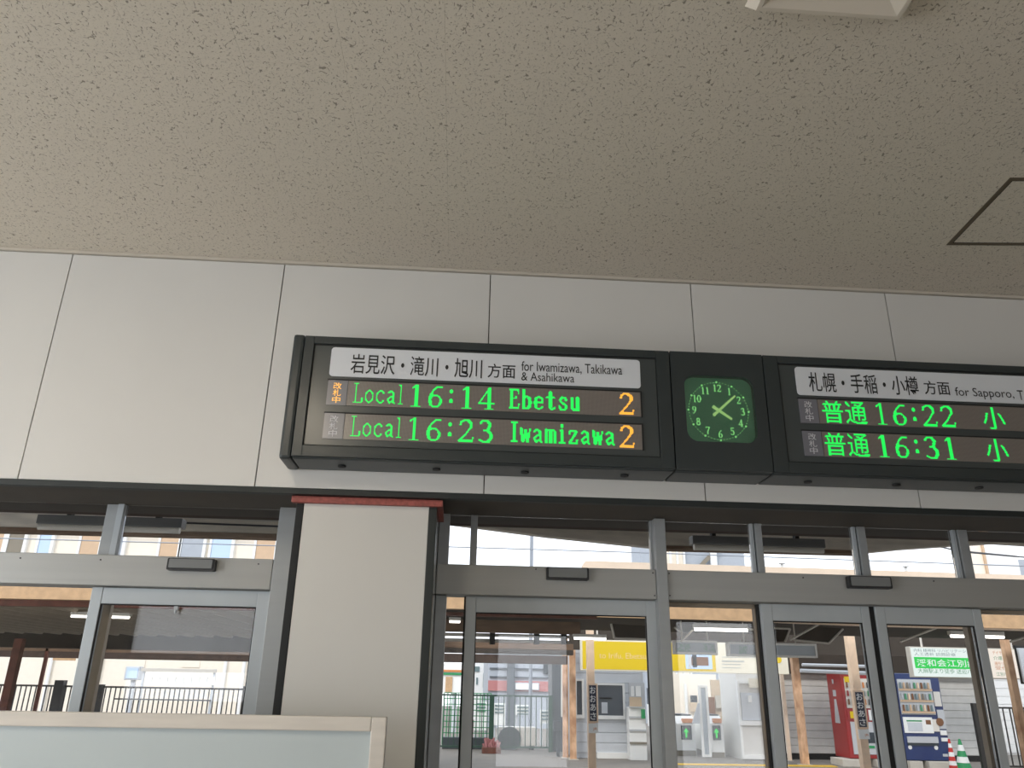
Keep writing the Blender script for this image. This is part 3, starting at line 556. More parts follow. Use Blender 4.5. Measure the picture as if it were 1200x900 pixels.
# clock module
cx0, cx1 = .8245, 1.2095
t = thing('station_clock', 'dark clock cabinet with glowing green numerals between the two departure displays', 'clock', ((cx0+cx1)/2, 0, DZ0))
ox0, ox1, oz0, oz1 = .876, 1.162, 2.509, 2.790
build('case', MB().box(cx0, cx1, DY+.03, -.001, DZ0, DZ1), 'case', t, bevel=.006)
build('front_plate', MB().ring(cx0, cx1, DZ0+.006, DZ1-.002, ox0, ox1, oz0, oz1, .045, DY-.001, DY+.0298), 'case', t)
fa = build('clock_face', MB().rrect(ox0+.001, ox1-.001, oz0+.001, oz1-.001, DY+.022, DY+.029, .044), 'ckface', t)
ccx, ccz = (ox0+ox1)/2-.002, (oz0+oz1)/2-.002
mb = MB()
for i in range(60):
    a = math.radians(90-6*i); r = .122 if i % 5 else .124; x, z = ccx+r*math.cos(a), ccz+r*math.sin(a)
    mb.cyl((x, DY+.0195, z), (x, DY+.0218, z), .0042 if i % 5 == 0 else .0017, 8)
build('minute_dots', mb, 'ckmark', fa, kind='stuff')
for i in range(1, 13):
    a = math.radians(90-30*i); r = .1; x, z = ccx+r*math.cos(a), ccz+r*math.sin(a)*.98; w = .005 if i == 1 else (.0125 if i < 10 else .019)
    mb = MB(); st = str(i); w = .0095; hz = .0155
    for k, c in enumerate(st): xc = x+(k-(len(st)-1)/2)*.0185; dots(mb, stroke_grid(c, 12, 18, 1.25), xc-w, xc+w, z-hz, z+hz, DY+.0205, 1.03)
    build('numeral', mb, 'ckmark', fa)
def hand(ang, l, tail, w, y):
    a = math.radians(90-ang); d = Vector((math.cos(a), math.sin(a))); n = Vector((-d.y, d.x)); c = Vector((ccx, ccz))
    p = [c-d*tail-n*w*1.15, c+d*l-n*w*.75, c+d*l+n*w*.75, c-d*tail+n*w*1.15]; return MB().prism([(q.x, q.y) for q in p], y-.001, y)
build('hour_hand', hand(125, .062, .030, .0062, DY+.017), 'ckhand', t, label='short pale green hour hand')
build('minute_hand', hand(47.5, .097, .034, .0052, DY+.0145), 'ckhand', t, label='long pale green minute hand')
build('hand_pin', MB().cyl((ccx, DY+.011, ccz), (ccx, DY+.0215, ccz), .005, 12), 'ckhand', t)
build('glass_cover', MB().rrect(ox0+.001, ox1-.001, oz0+.001, oz1-.001, DY+.004, DY+.007, .044), 'cglass', t)

# ------------------------------------------------------------------ framed board low at the left
bx1, bz1 = at(453, 845, -.35).x, at(300, 838, -.35).z
t = thing('partition_board', 'white framed pale grey partition board standing in front of the pillar', 'board', (-.9, -.35, 0))
build('frame', MB().frame(-2.4, bx1, .25, bz1, -.35, -.31, .06, .048, .043, .06), 'boardw', t, bevel=.004)
build('panel', MB().box(-2.342, bx1-.046, -.335, -.325, .308, bz1-.041), 'boardg', t)
for x in (-2.3, bx1-.06):
    l = MB().box(x, x+.04, -.345, -.315, .03, .26).box(x, x+.04, -.55, -.11, 0, .03); build('leg', l, 'boardw', t, bevel=.003)

# ================================================================== OUTSIDE
build('ground', MB().box(-60, 60, .42, 14.6, -.3, -.001).box(-60, 60, 14.6, 60, -.3, -.001), 'asphalt', kind='structure')
ty = thing('tactile_paving', 'yellow tactile paving strip on the platform in front of the ticket gates', 'paving', (6.3, 15.8, 0))
for i in range(12):
    build('paving_tile', MB().box(4.95+.3*i+.004, 4.95+.3*i+.296, 15.7, 16.0, 0, .012), 'yellow', ty)

# --- eave of the building just outside the transoms
ev = thing('entrance_eave', 'brown and grey metal eave running outside above the transom windows', 'eave', (0, 1.6, 2.3))
build('front_beam', MB().box(-6, 6.5, .9, .98, Zp(640, 616, .9), 3.3), 'dkbrown', ev, label='dark brown eave beam')
yb_ = 2.2
def prism_px(pts, Y, y1): return MB().prism([(at(a, b, Y).x, at(a, b, Y).z) for a, b in pts], Y, y1)
build('gutter', prism_px([(-250, 596), (-250, 611), (340, 626), (340, 603)], yb_, yb_+.12), 'gutterm', ev, label='weathered grey gutter board', bevel=.004)
build('gutter', prism_px([(-250, 611), (-250, 616), (340, 631), (340, 626)], yb_-.01, yb_+.1), 'brown', ev)
build('canopy_skirt', prism_px([(500, 600), (500, 610), (555, 617), (640, 628), (765, 641), (765, 620), (600, 612)], yb_, yb_+.08), 'gutterm', ev, label='grey canopy skirt sweeping down')
build('gutter', prism_px([(770, 622), (770, 639), (1010, 645), (1010, 628)], yb_, yb_+.12), 'gutterm', ev, bevel=.004)
build('gutter', prism_px([(770, 639), (770, 643), (1010, 649), (1010, 645)], yb_-.01, yb_+.1), 'brown', ev)
build('canopy_skirt', prism_px([(1010, 626), (1010, 648), (1060, 643), (1120, 639), (1170, 636), (1330, 646), (1330, 620)], yb_, yb_+.08), 'gutterm', ev)
build('cable_run', MB().tube([at(0, 600, 1.9), at(120, 603, 1.9), at(335, 611, 1.9)], .008), 'conduit', ev)
build('cable_run', MB().tube([at(640, 613, 1.9), at(900, 624, 1.9), at(1330, 640, 1.9)], .008), 'conduit', ev)
build('cable_run', MB().tube([at(170, 611, 1.9), at(330, 617, 1.9)], .006), 'wire', ev)
build('roof_deck', MB().box(-6, 6.5, .62, yb_+.1, 3.0, 3.06), 'dark', ev)
def tube_light(a, b, Y, label, grp, hang=None, th=None):
    p, q = at(*a, Y), at(*b, Y); th = th or .07
    t = thing('fluorescent_fixture', label, 'light', ((p.x+q.x)/2, Y, min(p.z, q.z)), grp)
    z = (p.z+q.z)/2
    build('housing', MB().box(p.x, q.x, Y, Y+.08, z, z+th*.6), 'sensor' if hang else 'tube', t, bevel=.004)
    build('lamp_tube', MB().cyl((p.x+.01, Y+.02, z-th*.18), (q.x-.01, Y+.02, z-th*.18), th*.22, 10), 'tube' if hang else 'litube', t)
    for k in (hang or []):
        x = at(k, a[1], Y).x; build('bracket', MB().box(x-.012, x+.012, Y+.01, Y+.05, z+th*.5, 3.0), 'gasket', t)
G1 = 'fluorescent fixtures under the entrance eave'
tube_light((42, 612), (212, 619), 1.45, 'grey fluorescent fixture outside the transom left of the pillar', G1, (78, 183), .085)
tube_light((812, 637), (968, 642), 1.45, 'grey fluorescent fixture outside the transom right of the clock', G1, (838, 936), .085)

# --- platform canopy
pc = thing('platform_canopy', 'tan and brown roofed platform canopy on steel posts outside the doors', 'canopy', (3, 10, 2.2))
build('fascia', prism_px([(-700, 664), (-700, 688), (150, 704), (640, 716), (700, 718), (700, 690), (640, 688), (100, 680)], 6, 6.12), 'tanbeam', pc, label='tan edge beam')
build('fascia', prism_px([(683, 662), (690, 720), (1000, 733), (1700, 754), (1700, 692), (1200, 674), (700, 657.5), (686, 657.5)], 5.9, 6.0), 'cream', pc, label='cream fascia standing taller than the rest')
build('fascia', prism_px([(700, 709), (700, 723), (1000, 731), (1700, 752), (1700, 731), (1000, 714)], 5.86, 5.9), 'tanbeam', pc)
x_, X_ = at(-600, 700, 6.1).x, at(1400, 700, 6.1).x
build('under_beam', prism_px([(-700, 690), (-700, 700), (100, 711), (325, 716), (325, 700), (-100, 690)], 6.4, 6.5), 'redbrown', pc)
# corrugated sheets over the left bay
zc = at(200, 713, 6.5).z; xs0, xs1 = at(-900, 712, 6.5).x, at(505, 712, 6.5).x; mb = MB(); n = int((xs1-xs0)/.16); v = []; f = []
pitch = .36; n = int((xs1-xs0)/pitch)
for i in range(n):
    for dx_, dz_ in ((0, 0), (.05, 0), (.14, .15), (.27, .15)): v += [(xs0+pitch*i+dx_, 6.5, zc+dz_), (xs0+pitch*i+dx_, 13.4, zc+dz_)]
for i in range(len(v)//2-1): f.append((2*i, 2*i+1, 2*i+3, 2*i+2))
vt = [(a, b, c+.03) for a, b, c in v]; nv = len(v); f2 = [tuple(nv+k for k in q[::-1]) for q in f]
build('corrugated_sheet', MB().add(v+vt, f+f2), 'corr', pc)
def pbeam(name, xl, xr, yt, yb, Y, dep, m, **k):
    # level member that runs along the building: height read at its middle
    xm = (xl+xr)/2; z0, z1 = at(xm, yb, Y).z, at(xm, yt, Y).z; return build(name, MB().box(at(xl, yb, Y).x, at(xr, yb, Y).x, Y, Y+dep, z0, z1), m, pc, **k)
pbeam('cross_beam', -600, 505, 732, 757, 14.2, .3, 'dark')
pbeam('cross_beam', -600, 505, 753, 761, 15.0, .1, 'brown')
pbeam('cross_beam', -600, 505, 758, 768.5, 16, .25, 'dkbrown')
pbeam('cross_beam', 505, 700, 719, 723, 7.5, .1, 'redbrown')
pbeam('cross_beam', 505, 680, 727, 741, 9, .2, 'brown')
pbeam('cross_beam', 505, 672, 753, 760, 12, .2, 'brown')
pbeam('cross_beam', 505, 672, 760, 766, 13.5, .2, 'dark')
pbeam('cross_beam', 505, 665, 767, 777, 16, .3, 'dkbrown')
for k, (a, b, Yb) in enumerate(((722, 725, 7), (727, 730, 8), (731, 734, 9.5), (735.5, 738, 11))): pbeam('purlin', 690, 1500, a, b, Yb, .12, 'brown' if k % 2 else 'redbrown')
pbeam('cross_beam', 668, 1500, 712, 770, 15.5, .12, 'dark')  # dark board added as a shaded backdrop, not a real beam
pbeam('cross_beam', 900, 1500, 768, 795, 17.45, .1, 'dark')  # lower backdrop board, added for the shade under the roof
pbeam('cross_beam', 690, 1100, 720, 727, 14.0, .2, 'brown')
# roof sheets, cut short so sky light reaches the rear of the platform
build('roof_sheet', MB().box(-16, xs1, 6, 14, zc+.4, zc+.46), 'dark', pc)
build('roof_sheet', MB().box(xs1, 26, 6.0, 11.2, at(700, 716, 6).z+.12, at(700, 716, 6).z+.2), 'dark', pc)
# white conduits with clamps
for yy in (744, 750.5): build('conduit', MB().tube([at(505, yy-1, 10), at(585, yy+.5, 10), at(668, yy+2.5, 10)], .026, 8), 'conduit', pc, smooth=True)
for xx in (577, 629, 661): p = at(xx, 748, 9.95); build('clamp', MB().box(p.x-.04, p.x+.04, 9.92, 10.06, p.z-.09, p.z+.1), 'gasket', pc)
# sloping gable panels with pale edges
def gable(pts, Y, nm='gable_panel'):
    g = build(nm, prism_px(pts, Y, Y+.06), 'dark', pc)
    P = [at(a, b, Y-.02) for a, b in pts]
    build('pale_edge', MB().tube([P[0], P[1], P[2]], .016, 6), 'conduit', g)
gable([(716, 731), (720, 748), (770, 750), (770, 734)], 8)
build('brace', MB().tube([at(790, 735, 8), at(800, 742, 8)], .014).tube([at(812, 738, 8), at(798, 752, 8)], .014).tube([at(877, 737, 8), at(900, 740, 8)], .014), 'conduit', pc)
gable([(905, 736), (926, 737), (920, 752), (905, 752)], 9)
gable([(930, 750), (971, 754), (988, 737), (960, 734)], 9)
build('brace', MB().tube([at(926, 750, 8.5), at(962, 730, 8.5)], .018).tube([at(1055, 752, 8.5), at(1102, 734, 8.5)], .018).tube([at(1184, 752, 8.5), at(1230, 738, 8.5)], .018), 'conduit', pc)
for k, (a, b) in enumerate(((930, 1015),)): build('conduit', MB().tube([at(940, 779, 15.3), at(1015, 781, 15.3)], .035).tube([at(938, 786, 15.3), at(1015, 789, 15.3)], .045), 'silver', pc)
G2 = 'fluorescent fixtures under the platform canopy'
tube_light((82, 721), (152, 722), 7.5, 'white fluorescent fixture under the corrugated roof left of the pillar', G2)
tube_light((672, 747), (711, 747), 8, 'white fluorescent fixture behind the tan post beside the yellow signboard', G2)
tube_light((813.5, 735), (877, 737.5), 7.8, 'white fluorescent fixture above the two hanging grey train displays', G2, None, .1)
tube_light((1114, 743), (1178, 746), 7.8, 'white fluorescent fixture above the backlit green signboard', G2, None, .09)
tube_light((536-10, 727), (540, 727.5), 7.8, 'short white lamp under the canopy beside the outer pier', G2)

# --- posts
GP = 'tan steel posts of the platform canopy'
def post(xt, yt, xb, yb, wpx, Y, label, m='tan', side=None, top=None):
    xc = at(800 if False else (xt+xb)/2, (yt+yb)/2, Y).x; w = wpx/F*(Y-CAM.y)*.94
    zt = top if top else at(xt, yt, Y).z
    t = thing('platform_post', label, 'post', (xc, Y, 0), GP)
    build('shaft', MB().box(xc-w/2, xc+w/2, Y, Y+w, 0, zt), m, t, bevel=.006)
    build('base_plate', MB().box(xc-w*.8, xc+w*.8, Y-w*.3, Y+w*1.3, 0, .02), 'conc', t)
    return t, xc, w, zt
def nameboard(xl, xr, yt, yb, tt, tb, Y, label):
    x0, x1, z0, z1 = R4(xl, xr, yt, yb, Y)
    t = thing('station_nameboard', label, 'sign', ((x0+x1)/2, Y-.03, z0), 'vertical station nameboards on the posts')
    build('board', MB().box(x0, x1, Y-.03, Y-.005, z0, z1), 'tan', t, bevel=.004)
    fcx = (x1-x0)*.16; fc = build('name_strip', MB().box(x0+fcx, x1-fcx, Y-.034, Y-.03, z0+.03, z1-.03), 'navy', t)
    H = (z1-z0-.08)/4
    for i, ch in enumerate('おおあさ'):
        zz = z1-.04-H*(i+1); build('lettering', text_mb(ch, x0+fcx+.012, x1-fcx-.012, zz+H*.1, zz+H*.92, Y-.034, bold=.012), 'whitep', fc)
    z2 = at((xl+xr)/2, tb, Y).z
    tg = build('notice_tag', MB().box(x0+.01, x1-.005, Y-.03, Y-.008, z2, z0-.01), 'whitep', t, label='small white notice tag')
    build('print', text_mb('JR', x1-.1, x1-.02, z2+.04, z2+.09, Y-.0302), 'orangep', tg)
post(692, 722, 694, 900, 8.5, 12, 'tan post carrying the station nameboard in front of the yellow signboard', 'tan', top=at(692, 724, 12).z)
nameboard(688.5, 700.5, 801, 847, 847, 859, 12, 'vertical navy station nameboard on the post before the yellow signboard')
post(998, 728, 1014, 900, 9.5, 12, 'tan post carrying the station nameboard in front of the red vending machine', 'tan', top=at(998, 728, 12).z)
nameboard(1001.5, 1014.5, 809, 854, 855, 866, 12, 'vertical navy station nameboard on the post before the red vending machine')
post(663.5, 745, 662, 888, 6, 17, 'rusty post, the thinner of the close pair beside the white station building', 'rust')
post(671.5, 745, 671.5, 889, 7, 16.6, 'rusty post, the thicker of the close pair beside the white station building', 'rust')
post(934, 770, 943, 895, 8, 16, 'tan rusty edged post between the grey siding wall and the red vending machine', 'rust', top=at(934, 765, 16).z)
post(918, 790, 925, 891, 4, 17, 'thin cream post against the grey siding wall beside the booth', 'cream')
post(1185, 735, 1199, 893, 8, 11.5, 'rusty post right of the backlit signboard beside the black railing', 'rust', top=at(1180, 733, 11.5).z)
post(11, 748, 2, 880, 9, 9, 'rusty brown post at the corner of the left glass door bay', 'redbrown')
post(47, 750, 40, 880, 3.5, 15, 'thin rusty red post behind the black fence on the far left', 'redbrown')

# --- fences
def rail_fence(name, xl, xr, yt, Y, label, m, step=.1, posts=(), toppx=None, zb=.08, r=.011):
    x0, x1 = at(xl, yt[0], Y).x, at(xr, yt[1], Y).x; zt = (at(xl, yt[0], Y).z+at(xr, yt[1], Y).z)/2
    t = thing(name, label, 'fence', ((x0+x1)/2, Y, 0))
    build('top_rail', MB().box(x0, x1, Y-.025, Y+.025, zt-.04, zt), m, t); build('bottom_rail', MB().box(x0, x1, Y-.02, Y+.02, zb, zb+.04), m, t)
    n = int((x1-x0)/step); b0 = None
    for i in range(n):
        x = x0+step*(i+.5)
        if b0 is None: b0 = build('baluster', MB().box(x-r, x+r, Y-r, Y+r, zb+.04, zt-.04), m, t)
        else: copyof(b0, t, (x, Y, zb+.04))
    for (a, b, h, w) in posts:
        x = at(a, b, Y).x; build('fence_post', MB().box(x-w/2, x+w/2, Y-w/2-.03, Y+w/2-.03, 0, at(a, h, Y).z), m, t, bevel=.005)
    return t
rail_fence('platform_railing', -60, 326, (800.5, 807.5), 17, 'black vertical bar railing before the cream house at the left', 'fence', .112, [(69, 815, 797, .2), (118, 815, 802, .11), (286, 815, 804, .06), (7, 815, 800, .08)])
rail_fence('green_railing', 518, 646, (812, 816.5), 18.8, 'dark green bar railing with netting before the shops', 'gfence', .14, [(576, 840, 814, .12), (645, 840, 815, .1)])
rail_fence('side_railing', 1138, 1290, (826, 832), 15.2, 'black bar railing at the platform end beside the green cone', 'fence', .16, [(1144, 850, 824, .09), (1192, 850, 829, .09)])

# --- buildings beyond
def bpx(name, xl, xr, yt, yb, Y, dep, m, parent, **k):
    x0, x1, z0, z1 = R4(xl, xr, yt, yb, Y); return build(name, MB().box(x0, x1, Y, Y+dep, z0, z1), m, parent, **k)
YH = 27
hx0, hx1 = at(-700, 700, YH).x, at(331, 700, YH).x
t = thing('apartment_house', 'cream apartment house with tan and grey balcony panels beyond the railing', 'building', ((hx0+hx1)/2, YH, 0))
build('wall', MB().box(hx0, hx1, YH, YH+8, 0, 8.6), 'creamwall', t)
build('roof', MB().box(hx0-.3, hx1+.3, YH-.4, YH+8, 8.6, 8.9), 'greywall', t)
zA, zB = at(160, 650, YH).z-.4, at(160, 612, YH).z+1.0
for xl, xr, m in ((-8, 6, 'tanwall'), (12, 30, 'sidingt'), (48, 62, 'winblue'), (97, 119, 'tanwall'), (133, 146, 'greywall'), (190, 211, 'tanwall'), (215, 240, 'greywall'), (250, 273, 'winblue'), (302, 324, 'tanwall'), (-60, -40, 'tanwall'), (-120, -90, 'greywall')):
    x0, x1 = at(xl, 635, YH).x, at(xr, 635, YH).x
    pn = build('balcony_panel', MB().box(x0, x1, YH-.12, YH, zA, zB), m, t, bevel=.02)
    build('panel_frame', MB().box(x0-.08, x0, YH-.16, YH, zA, zB).box(x1, x1+.1, YH-.16, YH, zA, zB), 'whitewall', pn)
build('balcony_rail', MB().box(hx0, hx1, YH-.2, YH-.16, at(160, 627, YH).z, at(160, 627, YH).z+.05), 'whitewall', t)
for xl in (56, 115, 262, 284): p = at(xl, 800, YH); build('downpipe', MB().cyl((p.x, YH-.08, 0), (p.x, YH-.08, 4.5), .06, 8), 'whitewall', t)
for xl in (150, 214): bpx('window', xl, xl+20, 772, 782, YH-.03, .05, 'creamwall', t)

# solid box and rack shapes standing in for reflections in the door glass
t = thing('reflection_box', 'pale grey box standing in for a reflection, left of the rack shape', 'box', at(154, 798, 24))
bpx('body', 146, 163, 781, 797, 24, .3, 'panelg', t, bevel=.02); bpx('door', 148, 161, 783, 795, 23.97, .03, 'winblue', t)
b1 = build('support', MB().box(at(152, 797, 24).x, at(157, 797, 24).x, 24.1, 24.2, 0, at(154, 797, 24).z), 'panelg', t)
t = thing('reflection_rack', 'reflection in the glass modelled as a white rack with a row of fan shaped brackets', 'rack', at(210, 835, 22))
bpx('top_bar', 165, 253, 783.5, 787.5, 22, .12, 'conduit', t, bevel=.01)
for i in range(9):
    x = 175+9.3*i; build('bracket', prism_px([(x-3.6, 803), (x+3.6, 803), (x+2.2, 798), (x+3, 793.5), (x-3, 793.5), (x-2.2, 798)], 22, 22.08), 'whitep', t)
for i in range(6):
    x = 192+9.3*i; build('bracket', prism_px([(x-3.4, 818), (x+3.4, 818), (x+2, 813), (x+2.6, 809), (x-2.6, 809), (x-2, 813)], 22, 22.08), 'whitep', t)
bpx('cross_rail', 134, 247, 819.2, 820.8, 22, .05, 'gasket', t)
for xx in (167, 250): x = at(xx, 800, 22.1).x; build('leg', MB().box(x-.03, x+.03, 22.06, 22.12, 0, at(xx, 784, 22).z), 'panelg', t)
t = thing('road_barrier', 'orange and white striped sign plate fixed under the canopy beside a thin post', 'sign', at(76, 775, 19))
bpx('plate', 62, 88, 769, 774, 19, .05, 'tanbeam', t); bpx('hanger', 66, 67, 700, 769, 19, .03, 'conduit', t); bpx('hanger', 84, 85, 700, 769, 19, .03, 'conduit', t)

# street behind the green railing
t = thing('shop_building', 'grey shop building with a faded red band behind the green railing', 'building', (at(610, 800, 30).x, 30, 0))
x0, x1 = at(572, 800, 30).x, at(662, 800, 30).x
build('wall', MB().box(x0, x1, 30, 36, 0, at(610, 772, 30).z+.6), 'greywall', t)
zb0 = at(610, 798, 30).z
build('red_band', MB().box(x0, x1, 29.9, 30, at(610, 810, 30).z, zb0), 'redband', t, label='faded red fascia band')
bpx('shop_sign', 602, 632, 800, 809, 29.85, .05, 'greywall', t)
sg = bpx('shop_sign', 604, 631, 801, 808, 29.8, .05, 'whitewall', t); build('lettering', text_mb('つぼ八', *R4(606, 629, 802.5, 807, 29.8)[:4], 29.8), 'redband', sg) if False else None
bpx('pillar', 594, 603, 770, 858, 29.7, .2, 'wgrey', t)
for a in (783, 793): bpx('window_band', 574, 648, a, a+1.5, 29.92, .08, 'wgrey', t)
bpx('window', 637, 646, 777, 790, 29.9, .1, 'darkg', t)
t = thing('apartment_tower', 'tall white sign tower with dark vertical lettering behind the railing', 'building', (at(562, 800, 37).x, 37, 0))
x0, x1 = at(548, 800, 37).x, at(574, 800, 37).x; build('wall', MB().box(x0, x1, 37, 40, 0, 6.0), 'whitewall', t)
for a, b, c, d in ((556, 562, 781, 787), (558, 560, 794, 802), (566, 568, 789, 806), (572, 573, 777, 830)): bpx('sign_mark', a, b, c, d, 36.95, .05, 'greyp', t)
t = thing('roadside_sign', 'white roadside signboard with orange and green bands beyond the outer pier', 'sign', (at(534, 800, 26).x, 26, 0))
bpx('board', 519, 546, 778, 812, 26, .1, 'roadsign', t)
bpx('band', 519, 546, 785, 787.5, 25.95, .05, 'orangep', t, label='orange band'); bpx('band', 519, 546, 788.5, 791, 25.95, .05, 'cgreen', t, label='green band'); bpx('band', 522, 530, 793, 811, 25.95, .05, 'tanbeam', t, label='tan panel')
x = at(533, 812, 26).x; build('pole', MB().cyl((x, 26.1, 0), (x, 26.1, at(533, 811, 26).z), .08, 10), 'panelg', t)
G3 = 'white notice boards behind the green railing'
for (a, b, c, d, lb) in ((578, 592, 824, 850, 'white notice board with dark print behind the railing, nearest the fence post'), (604, 622, 826, 838, 'wide low white notice board behind the railing above the cooling unit'), (633, 646, 832, 848, 'white notice board behind the railing nearest the rusty posts'), (556, 571, 822, 856, 'tall pale notice board behind the railing nearest the door stile')):
    t = thing('notice_board', lb, 'board', (at((a+b)/2, d, 21).x, 21, 0), G3)
    bpx('panel', a, b, c, d, 21, .06, 'roadsign', t)
    for k in range(3): bpx('print', a+2, b-2, c+2+k*4, c+3.6+k*4, 20.97, .03, 'greyp', t)
    for xx in (a+1.5, b-1.5): x = at(xx, d, 21).x; build('leg', MB().box(x-.03, x+.03, 21.06, 21.12, 0, at(xx, d, 21).z+.05), 'panelg', t)
t = thing('green_net', 'green plant net and planter behind the railing beside the outer pier', 'net', (at(535, 870, 19.4).x, 19.4, 0))
mb = MB(); x0, x1 = at(519, 850, 19.4).x, at(575, 850, 19.4).x
for i in range(14): x = x0+(x1-x0)*i/13; mb.box(x-.012, x+.012, 19.4, 19.42, .1, 1.35)
for i in range(10): z = .1+1.25*i/9; mb.box(x0, x1, 19.4, 19.42, z-.01, z+.01)
build('net', mb, 'cgreen', t)
build('planter', MB().box(x0, x1, 19.3, 19.6, 0, .28), 'darkg', t, bevel=.02)
t = thing('cooling_unit', 'white outdoor cooling unit with a dark round fan behind the railing', 'air conditioner', (at(598, 880, 19.3).x, 19.3, 0))
x0, x1, z0, z1 = R4(584, 628, 852, 882, 19.3)
build('body', MB().box(x0, x1, 19.3, 19.7, .1, z1), 'productw', t, bevel=.02)
p = at(597, 866, 19.3); build('fan_grille', MB().cyl((p.x, 19.26, p.z), (p.x, 19.3, p.z), .3, 24), 'darkg', t, label='dark round fan grille')
for k in range(4): build('grille_bar', MB().box(p.x-.28, p.x+.28, 19.24, 19.26, p.z-.2+.13*k, p.z-.19+.13*k), 'gasket', t)
for xx in (x0+.1, x1-.1): build('foot', MB().box(xx-.05, xx+.05, 19.3, 19.7, 0, .1), 'gasket', t)
t = thing('red_planter', 'red and brown flower planter on the ground behind the green railing', 'planter', (at(577, 884, 18).x, 18, 0))
x0, x1, z0, z1 = R4(565, 587, 871, 885, 18)
build('tray', MB().box(x0, x1, 18, 18.3, 0, .14), 'redbrown', t, bevel=.01)
mb = MB()
for i in range(26): x = random.uniform(x0+.05, x1-.05); mb.cyl((x, 18.15+random.uniform(-.08, .08), .12), (x+random.uniform(-.05, .05), 18.15, random.uniform(.2, .36)), .012, 5, .03)
build('flowers', mb, 'redband', t, kind='stuff')

# --- white station building with window, door
YB = 17.15
t = thing('station_office', 'white sided station office with window and glazed door behind the tan posts', 'building', (at(715, 889, YB).x, YB, 0))
x0, x1 = at(673, 850, YB).x, at(756, 850, YB).x; z1 = at(715, 784, YB).z
wl_ = build('wall', MB().box(x0, x1, YB+.02, YB+3, 0, z1+.6), 'panelg', t); nb = 11; s0 = None
for i in range(nb):
    z = .12+(z1+.45)/nb*i; hh = (z1+.45)/nb-.012
    if s0 is None: s0 = build('siding_board', MB().box(x0, x1-.05, YB, YB+.02, z, z+hh), 'panelg', t, bevel=.004); sc = ORG[s0.name].copy()
    else: copyof(s0, t, (sc.x, sc.y, z))
bpx('base_strip', 700, 737, 882, 889, YB-.03, .05, 'whitep', t)
for a, b, c, d in ((675, 683, 797, 840), (700, 731, 802, 841)):
    wi = bpx('window', a, b, c, d, YB-.03, .04, 'wgrey', t); x0, x1, z0, z1 = R4(a-1.5, b+1.5, c-1.5, d+1.8, YB-.05)
    build('window_frame', MB().frame(x0, x1, z0, z1, YB-.06, YB+.0, .05, .05, .05, .08), 'whitep', wi)
bpx('window_shelf', 703, 717, 817.5, 819, YB-.05, .02, 'gasket', t)
bpx('notice', 705, 712, 823, 836, YB-.04, .01, 'panelg', t)
dr = bpx('door', 738, 757, 800, 889, YB-.02, .04, 'silver', t); bpx('door_light', 739.5, 743, 804, 816, YB-.05, .03, 'whitep', dr); bpx('door_light', 745, 751, 804, 816, YB-.05, .03, 'whitep', dr)
t = thing('shelf_stand', 'white shelf stand with a beige board and green bottle by the office door', 'stand', (at(748, 889, 16.6).x, 16.6, 0))
bpx('back_board', 738, 752, 817, 828, 16.6, .04, 'tanpl', t)
x0, x1, z0, z1 = R4(738, 758, 829, 889, 16.65)
build('cabinet', MB().box(x0, x1, 16.7, 17.0, .0, z1), 'whitep', t, bevel=.01)
for zz in (.35, .62, .9, 1.15): build('shelf_edge', MB().box(x0, x1, 16.66, 16.7, zz, zz+.04), 'sidingt' if zz < .4 else 'silver', t)
p = at(754, 842, 16.62); build('green_bottle', MB().cyl((p.x, 16.62, p.z), (p.x, 16.62, p.z+.2), .05, 10), 'cgreen', t)
t = thing('post_box', 'dark grey box hung on the wall left of the rusty posts', 'box', at(654, 858, 17.4))
bpx('body', 649, 659, 845, 858, 17.4, .2, 'darkg', t, bevel=.02); x = at(654, 850, 17.5).x; build('stand', MB().box(x-.04, x+.04, 17.45, 17.52, 0, at(654, 858, 17.4).z), 'darkg', t)
t = thing('service_shed', 'dark slatted service shed between the green railing and the rusty posts', 'shed', (at(653, 880, 18).x, 18.95, 0))
x0, x1 = at(647, 830, 18.95).x, at(661, 830, 18.95).x; build('body', MB().box(x0, x1, 18.95, 19.9, 0, at(653, 777, 18).z), 'darkg', t); build('pipe', MB().tube([at(659.5, 760, 17.9), at(659.5, 840, 17.9)], .045, 8), 'conduit', t)

# --- signs hanging from the canopy
YS = 14
x0, x1, z0, z1 = R4(681, 923, 752, 788, YS); xm = at(838, 770, YS).x
t = thing('hanging_signboard', 'long hanging signboard, yellow half beside a cream half, above the ticket gates', 'sign', ((x0+x1)/2, YS, z0))
build('box', MB().box(x0, x1, YS, YS+.16, z0, z1), 'signc', t, bevel=.008)
yf = build('yellow_face', MB().box(x0+.03, xm, YS-.006, YS, z0+.03, z1-.03), 'signy', t, label='yellow printed face')
letters('letter', 'to Irifu, Ebetsu', *R4(702, 757, 765, 773, YS)[:4], YS-.008, 'pale', yf)
p0 = R4(803, 834, 757, 784, YS)
build('picture', MB().box(*p0[:2], YS-.012, YS-.006, *p0[2:]), 'winblue', yf, label='blue and brown picture on the yellow face')
for q, m in (((810, 830, 770, 780), 'brownp'), ((811, 816, 760, 782), 'darkg'), ((818, 834, 762, 767), 'tanwall'), ((806, 810, 764, 783), 'panelg')):
    r = R4(*q, YS); build('picture_shape', MB().box(*r[:2], YS-.016, YS-.012, *r[2:]), m, yf)
for q in ((846, 900, 770, 771), (846, 872, 774, 776), (846, 868, 778, 779.2), (846, 868, 782, 783)):
    r = R4(*q, YS); build('print_line', MB().box(*r[:2], YS-.004, YS, *r[2:]), 'faint', t)
r = R4(909, 915, 769, 777, YS); build('yellow_mark', MB().cyl(((r[0]+r[1])/2, YS-.008, (r[2]+r[3])/2), ((r[0]+r[1])/2, YS, (r[2]+r[3])/2), .07, 14), 'signy', t)
